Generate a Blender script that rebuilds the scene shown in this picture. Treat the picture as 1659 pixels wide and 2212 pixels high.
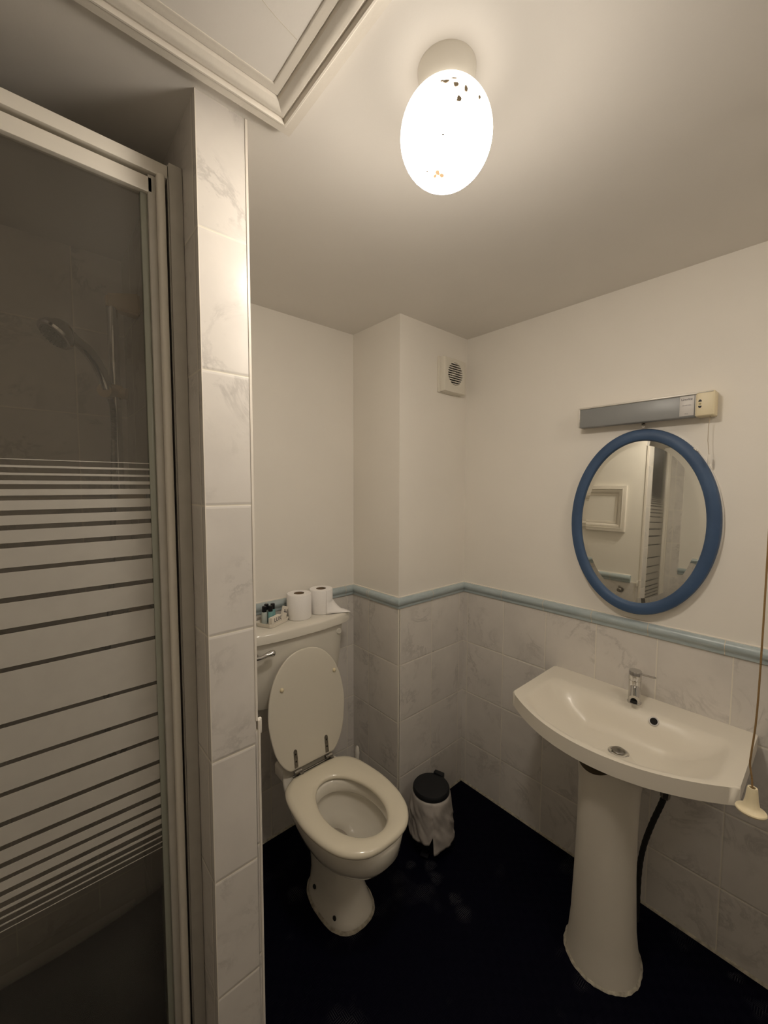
import bpy, bmesh, math, random
from mathutils import Vector, Matrix, Quaternion, noise
random.seed(7)
PI = math.pi
for o in list(bpy.data.objects): bpy.data.objects.remove(o)
scene = bpy.context.scene
C = scene.collection

# ------------------------------------------------------------ camera
H_CAM = 1.4798
YAW, PITCH, ROLL = (math.radians(v) for v in (41.4187, 3.7337, 0.1694))
F = Vector((math.sin(YAW)*math.cos(PITCH), math.cos(YAW)*math.cos(PITCH), -math.sin(PITCH)))
R = Vector((math.cos(YAW), -math.sin(YAW), 0)); U = R.cross(F)
R2 = R*math.cos(ROLL)+U*math.sin(ROLL); U2 = U*math.cos(ROLL)-R*math.sin(ROLL)
cam = bpy.data.objects.new('camera', bpy.data.cameras.new('camera')); C.objects.link(cam)
cam.matrix_world = Matrix(((R2.x,U2.x,-F.x,0),(R2.y,U2.y,-F.y,0),(R2.z,U2.z,-F.z,H_CAM),(0,0,0,1)))
cam.data.sensor_fit = 'HORIZONTAL'; cam.data.sensor_width = 36
cam.data.lens = 870.84/1659*36; cam.data.clip_start = 0.01
scene.camera = cam

# ------------------------------------------------------------ world, exposure
w = bpy.data.worlds.new('world'); scene.world = w; w.use_nodes = True
w.node_tree.nodes['Background'].inputs[0].default_value = (0.9, 0.8, 0.65, 1)
w.node_tree.nodes['Background'].inputs[1].default_value = 0.05
scene.view_settings.view_transform = 'Standard'; scene.view_settings.look = 'None'
scene.view_settings.gamma = 1; scene.view_settings.use_curve_mapping = False
scene.view_settings.exposure = 0.55
GLOBE_TOP, GLOBE_LOW = 2.5, 88.0          # emission of the lamp globe, near its collar and at its belly
LAMP_COL = (1.0, 0.90, 0.775)
FILL_STRENGTH = 15.0                              # strength of the added fill light behind the camera

# room numbers
X, YC, YA, XB, H = 1.5886, 1.2069, 1.5194, 1.1483, 2.1699
PXL, PXR, YP = 0.2457, 0.3354, 0.7808      # shower partition
XL, YB = -0.52, -0.95                      # walls behind the camera
XS = -0.52                                 # left jamb of the shower
DT, DB = 1.0105, 0.9645                    # dado rail
TW, TH, ZR = 0.1967, 0.25, 0.7191

# ------------------------------------------------------------ materials
def nt(name):
    m = bpy.data.materials.new(name); m.use_nodes = True
    return m, m.node_tree, m.node_tree.nodes['Principled BSDF']
def node(t, typ, **kw):
    n = t.nodes.new(typ)
    for k, v in kw.items():
        if k.startswith('i_'):
            key = k[2:]; n.inputs[int(key) if key.isdigit() else key.replace('_', ' ')].default_value = v
        else: setattr(n, k, v)
    return n
def L(t, a, b): t.links.new(a, b)
def math_(t, op, a, b=None, c=None):
    n = t.nodes.new('ShaderNodeMath'); n.operation = op
    for i, v in enumerate((a, b, c)):
        if v is None: continue
        if isinstance(v, (int, float)): n.inputs[i].default_value = v
        else: L(t, v, n.inputs[i])
    return n.outputs[0]
def mixc(t, f, a, b, typ='MIX'):
    n = t.nodes.new('ShaderNodeMix'); n.data_type = 'RGBA'; n.blend_type = typ
    if isinstance(f, (int, float)): n.inputs[0].default_value = f
    else: L(t, f, n.inputs[0])
    for i, v in ((6, a), (7, b)):
        if isinstance(v, tuple): n.inputs[i].default_value = v if len(v) == 4 else v+(1,)
        else: L(t, v, n.inputs[i])
    return n.outputs[2]
def ramp(t, f, stops):
    n = t.nodes.new('ShaderNodeValToRGB'); e = n.color_ramp.elements
    while len(e) < len(stops): e.new(0.5)
    for i, (p, c) in enumerate(stops):
        e[i].position = p; e[i].color = c if len(c) == 4 else tuple(c)+(1,)
    L(t, f, n.inputs[0]); return n.outputs[0]
def bump(t, b, hgt, strength=0.3, dist=0.002):
    n = node(t, 'ShaderNodeBump', i_Strength=strength, i_Distance=dist)
    L(t, hgt, n.inputs['Height']); L(t, n.outputs[0], b.inputs['Normal'])
def objco(t): return node(t, 'ShaderNodeTexCoord').outputs['Object']
def simple(name, col, rough=0.4, metal=0.0, coat=0.0, spec=0.5, noise_amt=0.0, nscale=20, bump_s=0.0, bscale=60):
    m, t, b = nt(name)
    b.inputs['Base Color'].default_value = tuple(col)+(1,)
    b.inputs['Roughness'].default_value = rough; b.inputs['Metallic'].default_value = metal
    b.inputs['Coat Weight'].default_value = coat; b.inputs['Coat Roughness'].default_value = 0.08
    b.inputs['Specular IOR Level'].default_value = spec
    co = objco(t)
    if noise_amt:
        n = node(t, 'ShaderNodeTexNoise', i_Scale=nscale, i_Detail=5.0); L(t, co, n.inputs['Vector'])
        c2 = tuple(x*(1-noise_amt) for x in col)
        L(t, ramp(t, n.outputs[0], [(0.3, c2), (0.7, col)]), b.inputs['Base Color'])
    if bump_s:
        n = node(t, 'ShaderNodeTexNoise', i_Scale=bscale, i_Detail=4.0); L(t, co, n.inputs['Vector'])
        bump(t, b, n.outputs[0], bump_s)
    return m

def paint(name, col, rough=0.6, bs=0.25):
    m, t, b = nt(name); co = objco(t)
    n = node(t, 'ShaderNodeTexNoise', i_Scale=2.2, i_Detail=4.0); L(t, co, n.inputs['Vector'])
    L(t, ramp(t, n.outputs[0], [(0.3, tuple(c*0.95 for c in col)), (0.7, col)]), b.inputs['Base Color'])
    b.inputs['Roughness'].default_value = rough; b.inputs['Specular IOR Level'].default_value = 0.35
    n2 = node(t, 'ShaderNodeTexNoise', i_Scale=55.0, i_Detail=6.0); L(t, co, n2.inputs['Vector'])
    n3 = node(t, 'ShaderNodeTexNoise', i_Scale=6.0, i_Detail=2.0); L(t, co, n3.inputs['Vector'])
    h = math_(t, 'ADD', n2.outputs[0], math_(t, 'MULTIPLY', n3.outputs[0], 3.0))
    bump(t, b, h, bs, 0.0015)
    return m
M = {}
M['wall'] = paint('wall_paint', (0.87, 0.825, 0.75))
M['ceiling'] = paint('ceiling_paint', (0.86, 0.82, 0.765), 0.5)
M['trim'] = paint('gloss_trim_paint', (0.80, 0.745, 0.66), 0.35, 0.5)

def tile_mat(name, base, grout, rough=0.22):
    m, t, b = nt(name)
    uv = node(t, 'ShaderNodeTexCoord').outputs['UV']
    sep = node(t, 'ShaderNodeSeparateXYZ'); L(t, uv, sep.inputs[0])
    gm = []
    for i, hw in ((0, 0.0016/TW), (1, 0.0018/TH)):
        fr = math_(t, 'FRACT', sep.outputs[i])
        d = math_(t, 'MINIMUM', fr, math_(t, 'SUBTRACT', 1.0, fr))
        gm.append(math_(t, 'LESS_THAN', d, hw)); gm.append(math_(t, 'SMOOTH_MIN', math_(t, 'DIVIDE', d, hw*3), 1.0, 0.2))
    mask = math_(t, 'MAXIMUM', gm[0], gm[2])
    hgt = math_(t, 'MINIMUM', gm[1], gm[3])
    fx = math_(t, 'FLOOR', sep.outputs[0]); fy = math_(t, 'FLOOR', sep.outputs[1])
    cm = node(t, 'ShaderNodeCombineXYZ'); L(t, fx, cm.inputs[0]); L(t, fy, cm.inputs[1])
    wn = node(t, 'ShaderNodeTexWhiteNoise'); wn.noise_dimensions = '3D'; L(t, cm.outputs[0], wn.inputs['Vector'])
    off = node(t, 'ShaderNodeVectorMath', operation='SCALE'); L(t, wn.outputs['Color'], off.inputs[0]); off.inputs['Scale'].default_value = 9.0
    add = node(t, 'ShaderNodeVectorMath', operation='ADD'); L(t, objco(t), add.inputs[0]); L(t, off.outputs[0], add.inputs[1])
    P = add.outputs[0]
    n1 = node(t, 'ShaderNodeTexNoise', i_Scale=6.5, i_Detail=9.0, i_Roughness=0.68, i_Distortion=0.7); L(t, P, n1.inputs['Vector'])
    ridge = math_(t, 'ABSOLUTE', math_(t, 'SUBTRACT', n1.outputs[0], 0.5))
    vein = ramp(t, ridge, [(0.0, (1, 1, 1)), (0.045, (0, 0, 0))])
    n2 = node(t, 'ShaderNodeTexNoise', i_Scale=7.0, i_Detail=3.0); L(t, P, n2.inputs['Vector'])
    patch = ramp(t, n2.outputs[0], [(0.46, (0, 0, 0)), (0.62, (1, 1, 1))])
    n3 = node(t, 'ShaderNodeTexNoise', i_Scale=4.0, i_Detail=5.0, i_Roughness=0.6); L(t, P, n3.inputs['Vector'])
    cloud = ramp(t, n3.outputs[0], [(0.35, (0, 0, 0)), (0.75, (1, 1, 1))])
    dark = tuple(x*0.60 for x in base); mid = tuple(x*0.86 for x in base)
    c = mixc(t, cloud, base, mid)
    vf = math_(t, 'MULTIPLY', math_(t, 'MULTIPLY', vein, patch), 0.55)
    c = mixc(t, vf, c, dark)
    n4 = node(t, 'ShaderNodeTexNoise', i_Scale=60.0, i_Detail=3.0); L(t, P, n4.inputs['Vector'])
    spk = math_(t, 'MULTIPLY', ramp(t, n4.outputs[0], [(0.66, (0, 0, 0)), (0.72, (1, 1, 1))]), math_(t, 'MULTIPLY', patch, 0.35))
    c = mixc(t, spk, c, dark)
    c = mixc(t, math_(t, 'MULTIPLY', mask, 0.8), c, grout)
    L(t, c, b.inputs['Base Color'])
    b.inputs['Roughness'].default_value = rough; b.inputs['Specular IOR Level'].default_value = 0.4
    wv = node(t, 'ShaderNodeTexNoise', i_Scale=9.0, i_Detail=1.0); L(t, P, wv.inputs['Vector'])
    hh = math_(t, 'ADD', hgt, math_(t, 'MULTIPLY', wv.outputs[0], 0.25))
    bump(t, b, hh, 0.6, 0.0015)
    return m
M['tile'] = tile_mat('marble_tile', (0.74, 0.70, 0.65), (0.84, 0.79, 0.68))

def dado_mat():
    m, t, b = nt('dado_glaze'); co = objco(t)
    n = node(t, 'ShaderNodeTexNoise', i_Scale=14.0, i_Detail=8.0, i_Roughness=0.8)
    mp = node(t, 'ShaderNodeMapping'); mp.inputs['Scale'].default_value = (1, 1, 7); L(t, co, mp.inputs[0]); L(t, mp.outputs[0], n.inputs['Vector'])
    n2 = node(t, 'ShaderNodeTexNoise', i_Scale=260.0, i_Detail=2.0); L(t, co, n2.inputs['Vector'])
    c = ramp(t, n.outputs[0], [(0.3, (0.32, 0.39, 0.41)), (0.7, (0.50, 0.56, 0.565))])
    c = mixc(t, ramp(t, n2.outputs[0], [(0.55, (0, 0, 0)), (0.7, (0.5, 0.5, 0.5))]), c, (0.40, 0.46, 0.45))
    L(t, c, b.inputs['Base Color']); b.inputs['Roughness'].default_value = 0.3
    return m
M['dado'] = dado_mat()
M['grout'] = simple('grout', (0.62, 0.57, 0.47), 0.8, bump_s=0.3)
M['bead'] = simple('sealant', (0.50, 0.455, 0.36), 0.6, noise_amt=0.5, nscale=70, bump_s=0.8, bscale=120)

SCUFFS = [(1.073, 0.796, 0.035), (1.09, 0.845, 0.028), (1.10, 0.945, 0.03), (1.12, 0.99, 0.028), (1.067, 1.038, 0.025), (0.67, 1.237, 0.04), (1.547, 0.137, 0.02)]
def floor_mat():
    m, t, b = nt('dark_vinyl'); co = objco(t)
    ck = node(t, 'ShaderNodeTexChecker', i_Scale=42.0)
    mp = node(t, 'ShaderNodeMapping'); mp.inputs['Rotation'].default_value = (0, 0, 0.0); L(t, co, mp.inputs[0]); L(t, mp.outputs[0], ck.inputs['Vector'])
    w1 = node(t, 'ShaderNodeTexWave', i_Scale=58.0); w1.bands_direction = 'X'; L(t, mp.outputs[0], w1.inputs['Vector'])
    w2 = node(t, 'ShaderNodeTexWave', i_Scale=58.0); w2.bands_direction = 'Y'; L(t, mp.outputs[0], w2.inputs['Vector'])
    weave = mixc(t, ck.outputs['Fac'], w1.outputs['Color'], w2.outputs['Color'])
    pn = node(t, 'ShaderNodeTexNoise', i_Scale=5.5, i_Detail=3.0); L(t, co, pn.inputs['Vector'])
    patch = ramp(t, pn.outputs[0], [(0.60, (0, 0, 0)), (0.68, (0.6, 0.6, 0.6))])
    dn = node(t, 'ShaderNodeTexNoise', i_Scale=30.0, i_Detail=3.0); L(t, co, dn.inputs['Vector'])
    for (px_, py_, r_) in SCUFFS:       # worn scuffs in the pattern, each where the vinyl is rubbed
        dv = node(t, 'ShaderNodeVectorMath', operation='DISTANCE'); L(t, co, dv.inputs[0]); dv.inputs[1].default_value = (px_, py_, 0)
        dd_ = math_(t, 'ADD', dv.outputs['Value'], math_(t, 'MULTIPLY', math_(t, 'SUBTRACT', dn.outputs[0], 0.5), 0.05))
        mr_ = node(t, 'ShaderNodeMapRange'); L(t, dd_, mr_.inputs[0]); mr_.inputs[1].default_value = r_*0.4; mr_.inputs[2].default_value = r_; mr_.inputs[3].default_value = 1; mr_.inputs[4].default_value = 0
        patch = math_(t, 'MAXIMUM', patch, mr_.outputs[0])
    line = ramp(t, weave, [(0.72, (0, 0, 0)), (0.95, (1, 1, 1))])
    f = math_(t, 'MULTIPLY', math_(t, 'MULTIPLY', patch, line), 0.55)
    L(t, mixc(t, f, (0.0010, 0.0010, 0.0060), (0.12, 0.12, 0.12)), b.inputs['Base Color'])
    b.inputs['Roughness'].default_value = 0.55; b.inputs['Specular IOR Level'].default_value = 0.06
    bump(t, b, weave, 0.5, 0.001)
    return m
M['floor'] = floor_mat()
M['ceramic'] = simple('white_ceramic', (0.77, 0.73, 0.64), 0.12, coat=0.6, noise_amt=0.03, nscale=8)
M['sinkceramic'] = simple('basin_ceramic', (0.80, 0.745, 0.64), 0.32, coat=0.08, noise_amt=0.02, nscale=6)
M['seat'] = simple('seat_plastic', (0.76, 0.70, 0.56), 0.2, coat=0.3)
M['lid'] = simple('lid_plastic', (0.69, 0.645, 0.545), 0.3, bump_s=0.08, bscale=200)
M['chrome'] = simple('chrome', (0.62, 0.61, 0.60), 0.12, 1.0)
M['dullmetal'] = simple('tarnished_metal', (0.33, 0.31, 0.28), 0.38, 1.0, noise_amt=0.4, nscale=90)
M['alu'] = simple('anodised_aluminium', (0.74, 0.70, 0.63), 0.38, 0.35, noise_amt=0.04)
M['whitealu'] = simple('white_powder_coat', (0.82, 0.77, 0.68), 0.3, coat=0.3)
M['greyalu'] = simple('grey_frame', (0.60, 0.57, 0.51), 0.4, noise_amt=0.08, nscale=30)
M['black'] = simple('black_plastic', (0.006, 0.006, 0.008), 0.45, spec=0.3)
M['rubber'] = simple('black_rubber', (0.012, 0.011, 0.010), 0.7)
M['dark'] = simple('dark_void', (0.01, 0.009, 0.008), 0.9)
M['cream'] = simple('cream_plastic', (0.78, 0.68, 0.46), 0.4)
M['beige'] = simple('aged_plastic', (0.72, 0.58, 0.40), 0.45)
M['white'] = simple('white_plastic', (0.80, 0.76, 0.68), 0.35)
M['fan'] = simple('fan_plastic', (0.74, 0.695, 0.60), 0.4)
M['paper'] = simple('tissue_paper', (0.93, 0.90, 0.87), 0.9, bump_s=0.3, bscale=150)
M['card'] = simple('cardboard_core', (0.20, 0.135, 0.08), 0.9)
M['cardw'] = simple('white_card', (0.82, 0.76, 0.66), 0.6)
M['ink'] = simple('dark_ink', (0.012, 0.01, 0.03), 0.6)
M['bag'] = simple('bin_liner', (0.50, 0.46, 0.42), 0.4, noise_amt=0.35, nscale=16, bump_s=0.4, bscale=40)
M['cord'] = simple('brown_cord', (0.30, 0.185, 0.075), 0.8, bump_s=0.6, bscale=300)
M['thread'] = simple('thin_cord', (0.45, 0.36, 0.24), 0.7)
M['brown'] = simple('brown_stain_shade', (0.06, 0.042, 0.02), 0.7)

def blue_mat():
    m, t, b = nt('blue_painted_wood'); co = objco(t)
    n = node(t, 'ShaderNodeTexNoise', i_Scale=10.0, i_Detail=6.0); L(t, co, n.inputs['Vector'])
    L(t, ramp(t, n.outputs[0], [(0.3, (0.036, 0.076, 0.158)), (0.7, (0.052, 0.102, 0.20))]), b.inputs['Base Color'])
    b.inputs['Roughness'].default_value = 0.5
    n2 = node(t, 'ShaderNodeTexNoise', i_Scale=120.0, i_Detail=3.0); L(t, co, n2.inputs['Vector']); bump(t, b, n2.outputs[0], 0.35, 0.001)
    return m
M['blue'] = blue_mat()
def mirror_mat():
    m, t, b = nt('silvered_mirror')
    b.inputs['Base Color'].default_value = (0.86, 0.86, 0.80, 1); b.inputs['Metallic'].default_value = 1
    n = node(t, 'ShaderNodeTexNoise', i_Scale=12.0, i_Detail=4.0); L(t, objco(t), n.inputs['Vector'])
    L(t, ramp(t, n.outputs[0], [(0.4, (0.01, 0.01, 0.01)), (0.8, (0.05, 0.05, 0.05))]), b.inputs['Roughness'])
    return m
M['mirror'] = mirror_mat()
def glass_mat(name, tint, rough=0.02, refl=1.0):
    m, t, b = nt(name); t.nodes.remove(b)
    tr = node(t, 'ShaderNodeBsdfTransparent'); tr.inputs[0].default_value = tint+(1,)
    gl = node(t, 'ShaderNodeBsdfGlossy'); gl.inputs['Roughness'].default_value = rough
    fr = node(t, 'ShaderNodeFresnel'); fr.inputs[0].default_value = 1.45
    n = node(t, 'ShaderNodeTexNoise', i_Scale=3.0, i_Detail=4.0); L(t, objco(t), n.inputs['Vector'])
    film = node(t, 'ShaderNodeBsdfDiffuse'); film.inputs[0].default_value = (0.6, 0.57, 0.5, 1)
    mx0 = node(t, 'ShaderNodeMixShader'); L(t, math_(t, 'MULTIPLY', n.outputs[0], 0.16), mx0.inputs[0]); L(t, tr.outputs[0], mx0.inputs[1]); L(t, film.outputs[0], mx0.inputs[2])
    mx = node(t, 'ShaderNodeMixShader'); L(t, math_(t, 'MULTIPLY', fr.outputs[0], refl), mx.inputs[0])
    L(t, mx0.outputs[0], mx.inputs[1]); L(t, gl.outputs[0], mx.inputs[2])
    L(t, mx.outputs[0], t.nodes['Material Output'].inputs[0])
    return m
M['glass'] = glass_mat('shower_glass', (0.93, 0.92, 0.90))
M['clear'] = glass_mat('clear_plastic', (0.85, 0.84, 0.8), 0.1)
M['edgeglass'] = simple('seal_strip', (0.36, 0.37, 0.31), 0.25)
def frost_mat():
    m, t, b = nt('frosted_band'); t.nodes.remove(b)
    n = node(t, 'ShaderNodeTexNoise', i_Scale=40.0, i_Detail=3.0); L(t, objco(t), n.inputs['Vector'])
    d = node(t, 'ShaderNodeBsdfDiffuse'); L(t, ramp(t, n.outputs[0], [(0.3, (0.70, 0.665, 0.60)), (0.7, (0.74, 0.705, 0.635))]), d.inputs[0])
    tl = node(t, 'ShaderNodeBsdfTranslucent'); tl.inputs[0].default_value = (0.5, 0.48, 0.44, 1)
    tr = node(t, 'ShaderNodeBsdfTransparent')
    a = node(t, 'ShaderNodeMixShader'); a.inputs[0].default_value = 0.3; L(t, d.outputs[0], a.inputs[1]); L(t, tl.outputs[0], a.inputs[2])
    c = node(t, 'ShaderNodeMixShader'); c.inputs[0].default_value = 0.12; L(t, a.outputs[0], c.inputs[1]); L(t, tr.outputs[0], c.inputs[2])
    L(t, c.outputs[0], t.nodes['Material Output'].inputs[0]); return m
M['frost'] = frost_mat()
def liquid_mat(name, col):
    m, t, b = nt(name); b.inputs['Base Color'].default_value = col+(1,); b.inputs['Roughness'].default_value = 0.08
    b.inputs['Transmission Weight'].default_value = 0.0
    n = node(t, 'ShaderNodeTexNoise', i_Scale=30.0); L(t, objco(t), n.inputs['Vector'])
    L(t, ramp(t, n.outputs[0], [(0.3, tuple(c*.9 for c in col)), (0.7, col)]), b.inputs['Base Color'])
    return m
M['teal'] = liquid_mat('teal_liquid', (0.20, 0.40, 0.40)); M['pale'] = liquid_mat('pale_liquid', (0.50, 0.55, 0.52))

SC = [(-0.0249, -0.0055, -0.0722), (-0.0231, 0.0025, -0.0729), (-0.0175, -0.0065, -0.0742)]
def globe_mat():
    m, t, b = nt('lit_opal_glass'); t.nodes.remove(b); co = objco(t)
    sep = node(t, 'ShaderNodeSeparateXYZ'); L(t, co, sep.inputs[0])
    zz = math_(t, 'DIVIDE', sep.outputs[2], 0.077)                       # -1 bottom, 1 collar
    mr = node(t, 'ShaderNodeMapRange'); mr.interpolation_type = 'SMOOTHSTEP'
    L(t, zz, mr.inputs[0]); mr.inputs[1].default_value = -0.95; mr.inputs[2].default_value = 0.10
    mr.inputs[3].default_value = GLOBE_LOW; mr.inputs[4].default_value = GLOBE_TOP
    def spot(p, r0, r1):
        d = node(t, 'ShaderNodeVectorMath', operation='DISTANCE'); L(t, co, d.inputs[0]); d.inputs[1].default_value = p
        nn = node(t, 'ShaderNodeTexNoise', i_Scale=90.0, i_Detail=3.0); L(t, co, nn.inputs['Vector'])
        dd = math_(t, 'ADD', d.outputs['Value'], math_(t, 'MULTIPLY', math_(t, 'SUBTRACT', nn.outputs[0], 0.5), 0.014))
        k = node(t, 'ShaderNodeMapRange'); k.interpolation_type = 'SMOOTHSTEP'; L(t, dd, k.inputs[0])
        k.inputs[1].default_value = r0; k.inputs[2].default_value = r1; k.inputs[3].default_value = 1; k.inputs[4].default_value = 0
        return k.outputs[0]
    em = node(t, 'ShaderNodeEmission')
    # dust and dead flies lying inside the opal glass
    s1 = math_(t, 'MAXIMUM', math_(t, 'MAXIMUM', spot(SC[0], 0.002, 0.0085), spot(SC[1], 0.002, 0.0085)), spot(SC[2], 0.002, 0.008))
    st = mr.outputs[0]
    dirt = math_(t, 'MULTIPLY', s1, 0.988)
    nad = node(t, 'ShaderNodeMapRange'); L(t, zz, nad.inputs[0]); nad.inputs[1].default_value = -1; nad.inputs[2].default_value = -0.6; nad.inputs[3].default_value = 0.55; nad.inputs[4].default_value = 1
    st = math_(t, 'MULTIPLY', st, nad.outputs[0])
    st2 = math_(t, 'MULTIPLY', st, math_(t, 'SUBTRACT', 1.0, dirt))
    L(t, mixc(t, s1, LAMP_COL+(1,), (1.0, 0.62, 0.32)), em.inputs[0])
    L(t, st2, em.inputs[1])
    L(t, em.outputs[0], t.nodes['Material Output'].inputs[0]); return m
M['globe'] = globe_mat()
M['scorch'] = simple('scorch_fleck', (0.42, 0.34, 0.24), 0.8)

# ------------------------------------------------------------ geometry helpers
def box(bm, x0, x1, y0, y1, z0, z1, bevel=0.0, seg=2):
    r = bmesh.ops.create_cube(bm, size=1.0); vs = r['verts']
    for v in vs: v.co = Vector(((x0+x1)/2+v.co.x*(x1-x0), (y0+y1)/2+v.co.y*(y1-y0), (z0+z1)/2+v.co.z*(z1-z0)))
    if bevel:
        es = list({e for v in vs for e in v.link_edges})
        bmesh.ops.bevel(bm, geom=es, offset=bevel, segments=seg, profile=0.5, affect='EDGES')
def loft(bm, rings, closed=True, cap0=True, cap1=True):
    rows = [[bm.verts.new(p) for p in r] for r in rings]; n = len(rows[0])
    for a, b in zip(rows, rows[1:]):
        for i in range(n if closed else n-1):
            j = (i+1) % n
            bm.faces.new((a[i], a[j], b[j], b[i]))
    if cap0: bm.faces.new(list(reversed(rows[0])))
    if cap1: bm.faces.new(rows[-1])
    return rows
def lathe(bm, prof, c=(0, 0, 0), axis='Z', n=40, cap0=True, cap1=True, mat=None):
    """prof: list of (r, h)."""
    c = Vector(c); rings = []
    for r, h in prof:
        ring = []
        for i in range(n):
            a = 2*PI*i/n; p = Vector((r*math.cos(a), r*math.sin(a), h))
            if axis == 'X': p = Vector((h, r*math.cos(a), r*math.sin(a)))
            if axis == 'Y': p = Vector((r*math.cos(a), h, r*math.sin(a)))
            if mat is not None: p = mat @ p
            ring.append(c+p)
        rings.append(ring)
    loft(bm, rings, True, cap0, cap1)
def catmull(pts, sub=6, closed=False):
    pts = [Vector(p) for p in pts]; n = len(pts); out = []
    for i in range(n if closed else n-1):
        g = (lambda k: pts[k % n]) if closed else (lambda k: pts[min(max(k, 0), n-1)])
        p0, p1, p2, p3 = g(i-1), g(i), g(i+1), g(i+2)
        for s in range(sub):
            t = s/sub
            out.append(0.5*((2*p1)+(p2-p0)*t+(2*p0-5*p1+4*p2-p3)*t*t+(3*p1-p0-3*p2+p3)*t**3))
    if not closed: out.append(pts[-1])
    return out
def tube(bm, pts, r, n=12, cap=True):
    pts = [Vector(p) for p in pts]; rings = []
    rr = r if isinstance(r, (list, tuple)) else [r]*len(pts)
    T = (pts[1]-pts[0]).normalized(); N = T.orthogonal().normalized()
    for i, p in enumerate(pts):
        if i == 0: t = pts[1]-pts[0]
        elif i == len(pts)-1: t = pts[-1]-pts[-2]
        else: t = pts[i+1]-pts[i-1]
        t.normalize()
        q = T.rotation_difference(t); N = (q @ N).normalized(); N = (N-t*N.dot(t)).normalized(); T = t
        B = t.cross(N)
        rings.append([p+(N*math.cos(2*PI*k/n)+B*math.sin(2*PI*k/n))*rr[i] for k in range(n)])
    loft(bm, rings, True, cap, cap)
def BM(): return bmesh.new()
def obj(name, bm, mat, parent=None, smooth=True, angle=35):
    bmesh.ops.remove_doubles(bm, verts=bm.verts, dist=1e-6)
    bmesh.ops.recalc_face_normals(bm, faces=bm.faces)
    me = bpy.data.meshes.new(name); bm.to_mesh(me); bm.free()
    o = bpy.data.objects.new(name, me); C.objects.link(o)
    for mm in (mat if isinstance(mat, (list, tuple)) else [mat]): me.materials.append(mm)
    if smooth:
        for p in me.polygons: p.use_smooth = True
        try: me.set_sharp_from_angle(angle=math.radians(angle))
        except Exception: pass
    if parent is not None:
        o.parent = parent; o.matrix_parent_inverse = parent.matrix_basis.inverted()
    return o
def tag(o, label, cat, group=None):
    o['label'] = label; o['category'] = cat
    if group: o['group'] = group
    return o
def thing(name, label, cat, loc=(0, 0, 0), group=None):
    o = bpy.data.objects.new(name, None); C.objects.link(o); o.location = loc; o.empty_display_size = 0.05
    return tag(o, label, cat, group)
def struct(name, bm, m, parent=None, smooth=False):
    o = obj(name, bm, m, parent, smooth)
    if parent is None: o['kind'] = 'structure'
    return o
def subsurf(o, lv=2):
    md = o.modifiers.new('s', 'SUBSURF'); md.levels = lv; md.render_levels = lv
def text_bm(body, size, mtx, depth=0.0002):
    cu = bpy.data.curves.new('t', 'FONT'); cu.body = body; cu.size = size; cu.extrude = depth
    cu.align_x = 'CENTER'; cu.align_y = 'CENTER'
    to = bpy.data.objects.new('t', cu); C.objects.link(to)
    dg = bpy.context.evaluated_depsgraph_get(); dg.update()
    me = bpy.data.meshes.new_from_object(to.evaluated_get(dg)); bpy.data.objects.remove(to)
    bm = bmesh.new(); bm.from_mesh(me); bmesh.ops.transform(bm, matrix=mtx, verts=bm.verts)
    bpy.data.meshes.remove(me); return bm
def frame_mtx(origin, xd, yd):
    xd = Vector(xd).normalized(); yd = Vector(yd); yd = (yd-xd*yd.dot(xd)).normalized(); zd = xd.cross(yd)
    return Matrix(((xd.x, yd.x, zd.x, origin[0]), (xd.y, yd.y, zd.y, origin[1]), (xd.z, yd.z, zd.z, origin[2]), (0, 0, 0, 1)))

# ------------------------------------------------------------ the room
TT = 0.006     # tile thickness
def wall(name, x0, x1, y0, y1, z1=H, z0=0.0):
    bm = BM(); box(bm, x0, x1, y0, y1, z0, z1); return struct(name, bm, M['wall'])
def tiles(parent, a, b, nrm, s0, z0=0.0, z1=DB+0.006, zr=ZR, name='tile_panel', flip=False):
    """tiled skin from plan point a to b, standing TT off the wall along nrm; s0 = distance from a of a vertical joint"""
    a = Vector((a[0], a[1], 0)); b = Vector((b[0], b[1], 0)); n = Vector((nrm[0], nrm[1], 0))
    ln = (b-a).length; d = (b-a).normalized()
    bm = BM(); uvl = bm.loops.layers.uv.new('UVMap')
    quad = [a-n*0.002, b-n*0.002, b+n*TT, a+n*TT]
    lo = [bm.verts.new((p.x, p.y, z0)) for p in quad]; hi = [bm.verts.new((p.x, p.y, z1)) for p in quad]
    fs = [bm.faces.new((lo[i], lo[(i+1) % 4], hi[(i+1) % 4], hi[i])) for i in range(4)]
    fs += [bm.faces.new(lo[::-1]), bm.faces.new(hi)]
    for f in fs:
        for l in f.loops:
            p = Vector((l.vert.co.x, l.vert.co.y, 0)); s = (p-a).dot(d)
            l[uvl].uv = ((s-s0)/TW+0.0001, (l.vert.co.z-zr)/TH)
    return obj(name, bm, M['tile'], parent, smooth=False)

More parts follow.
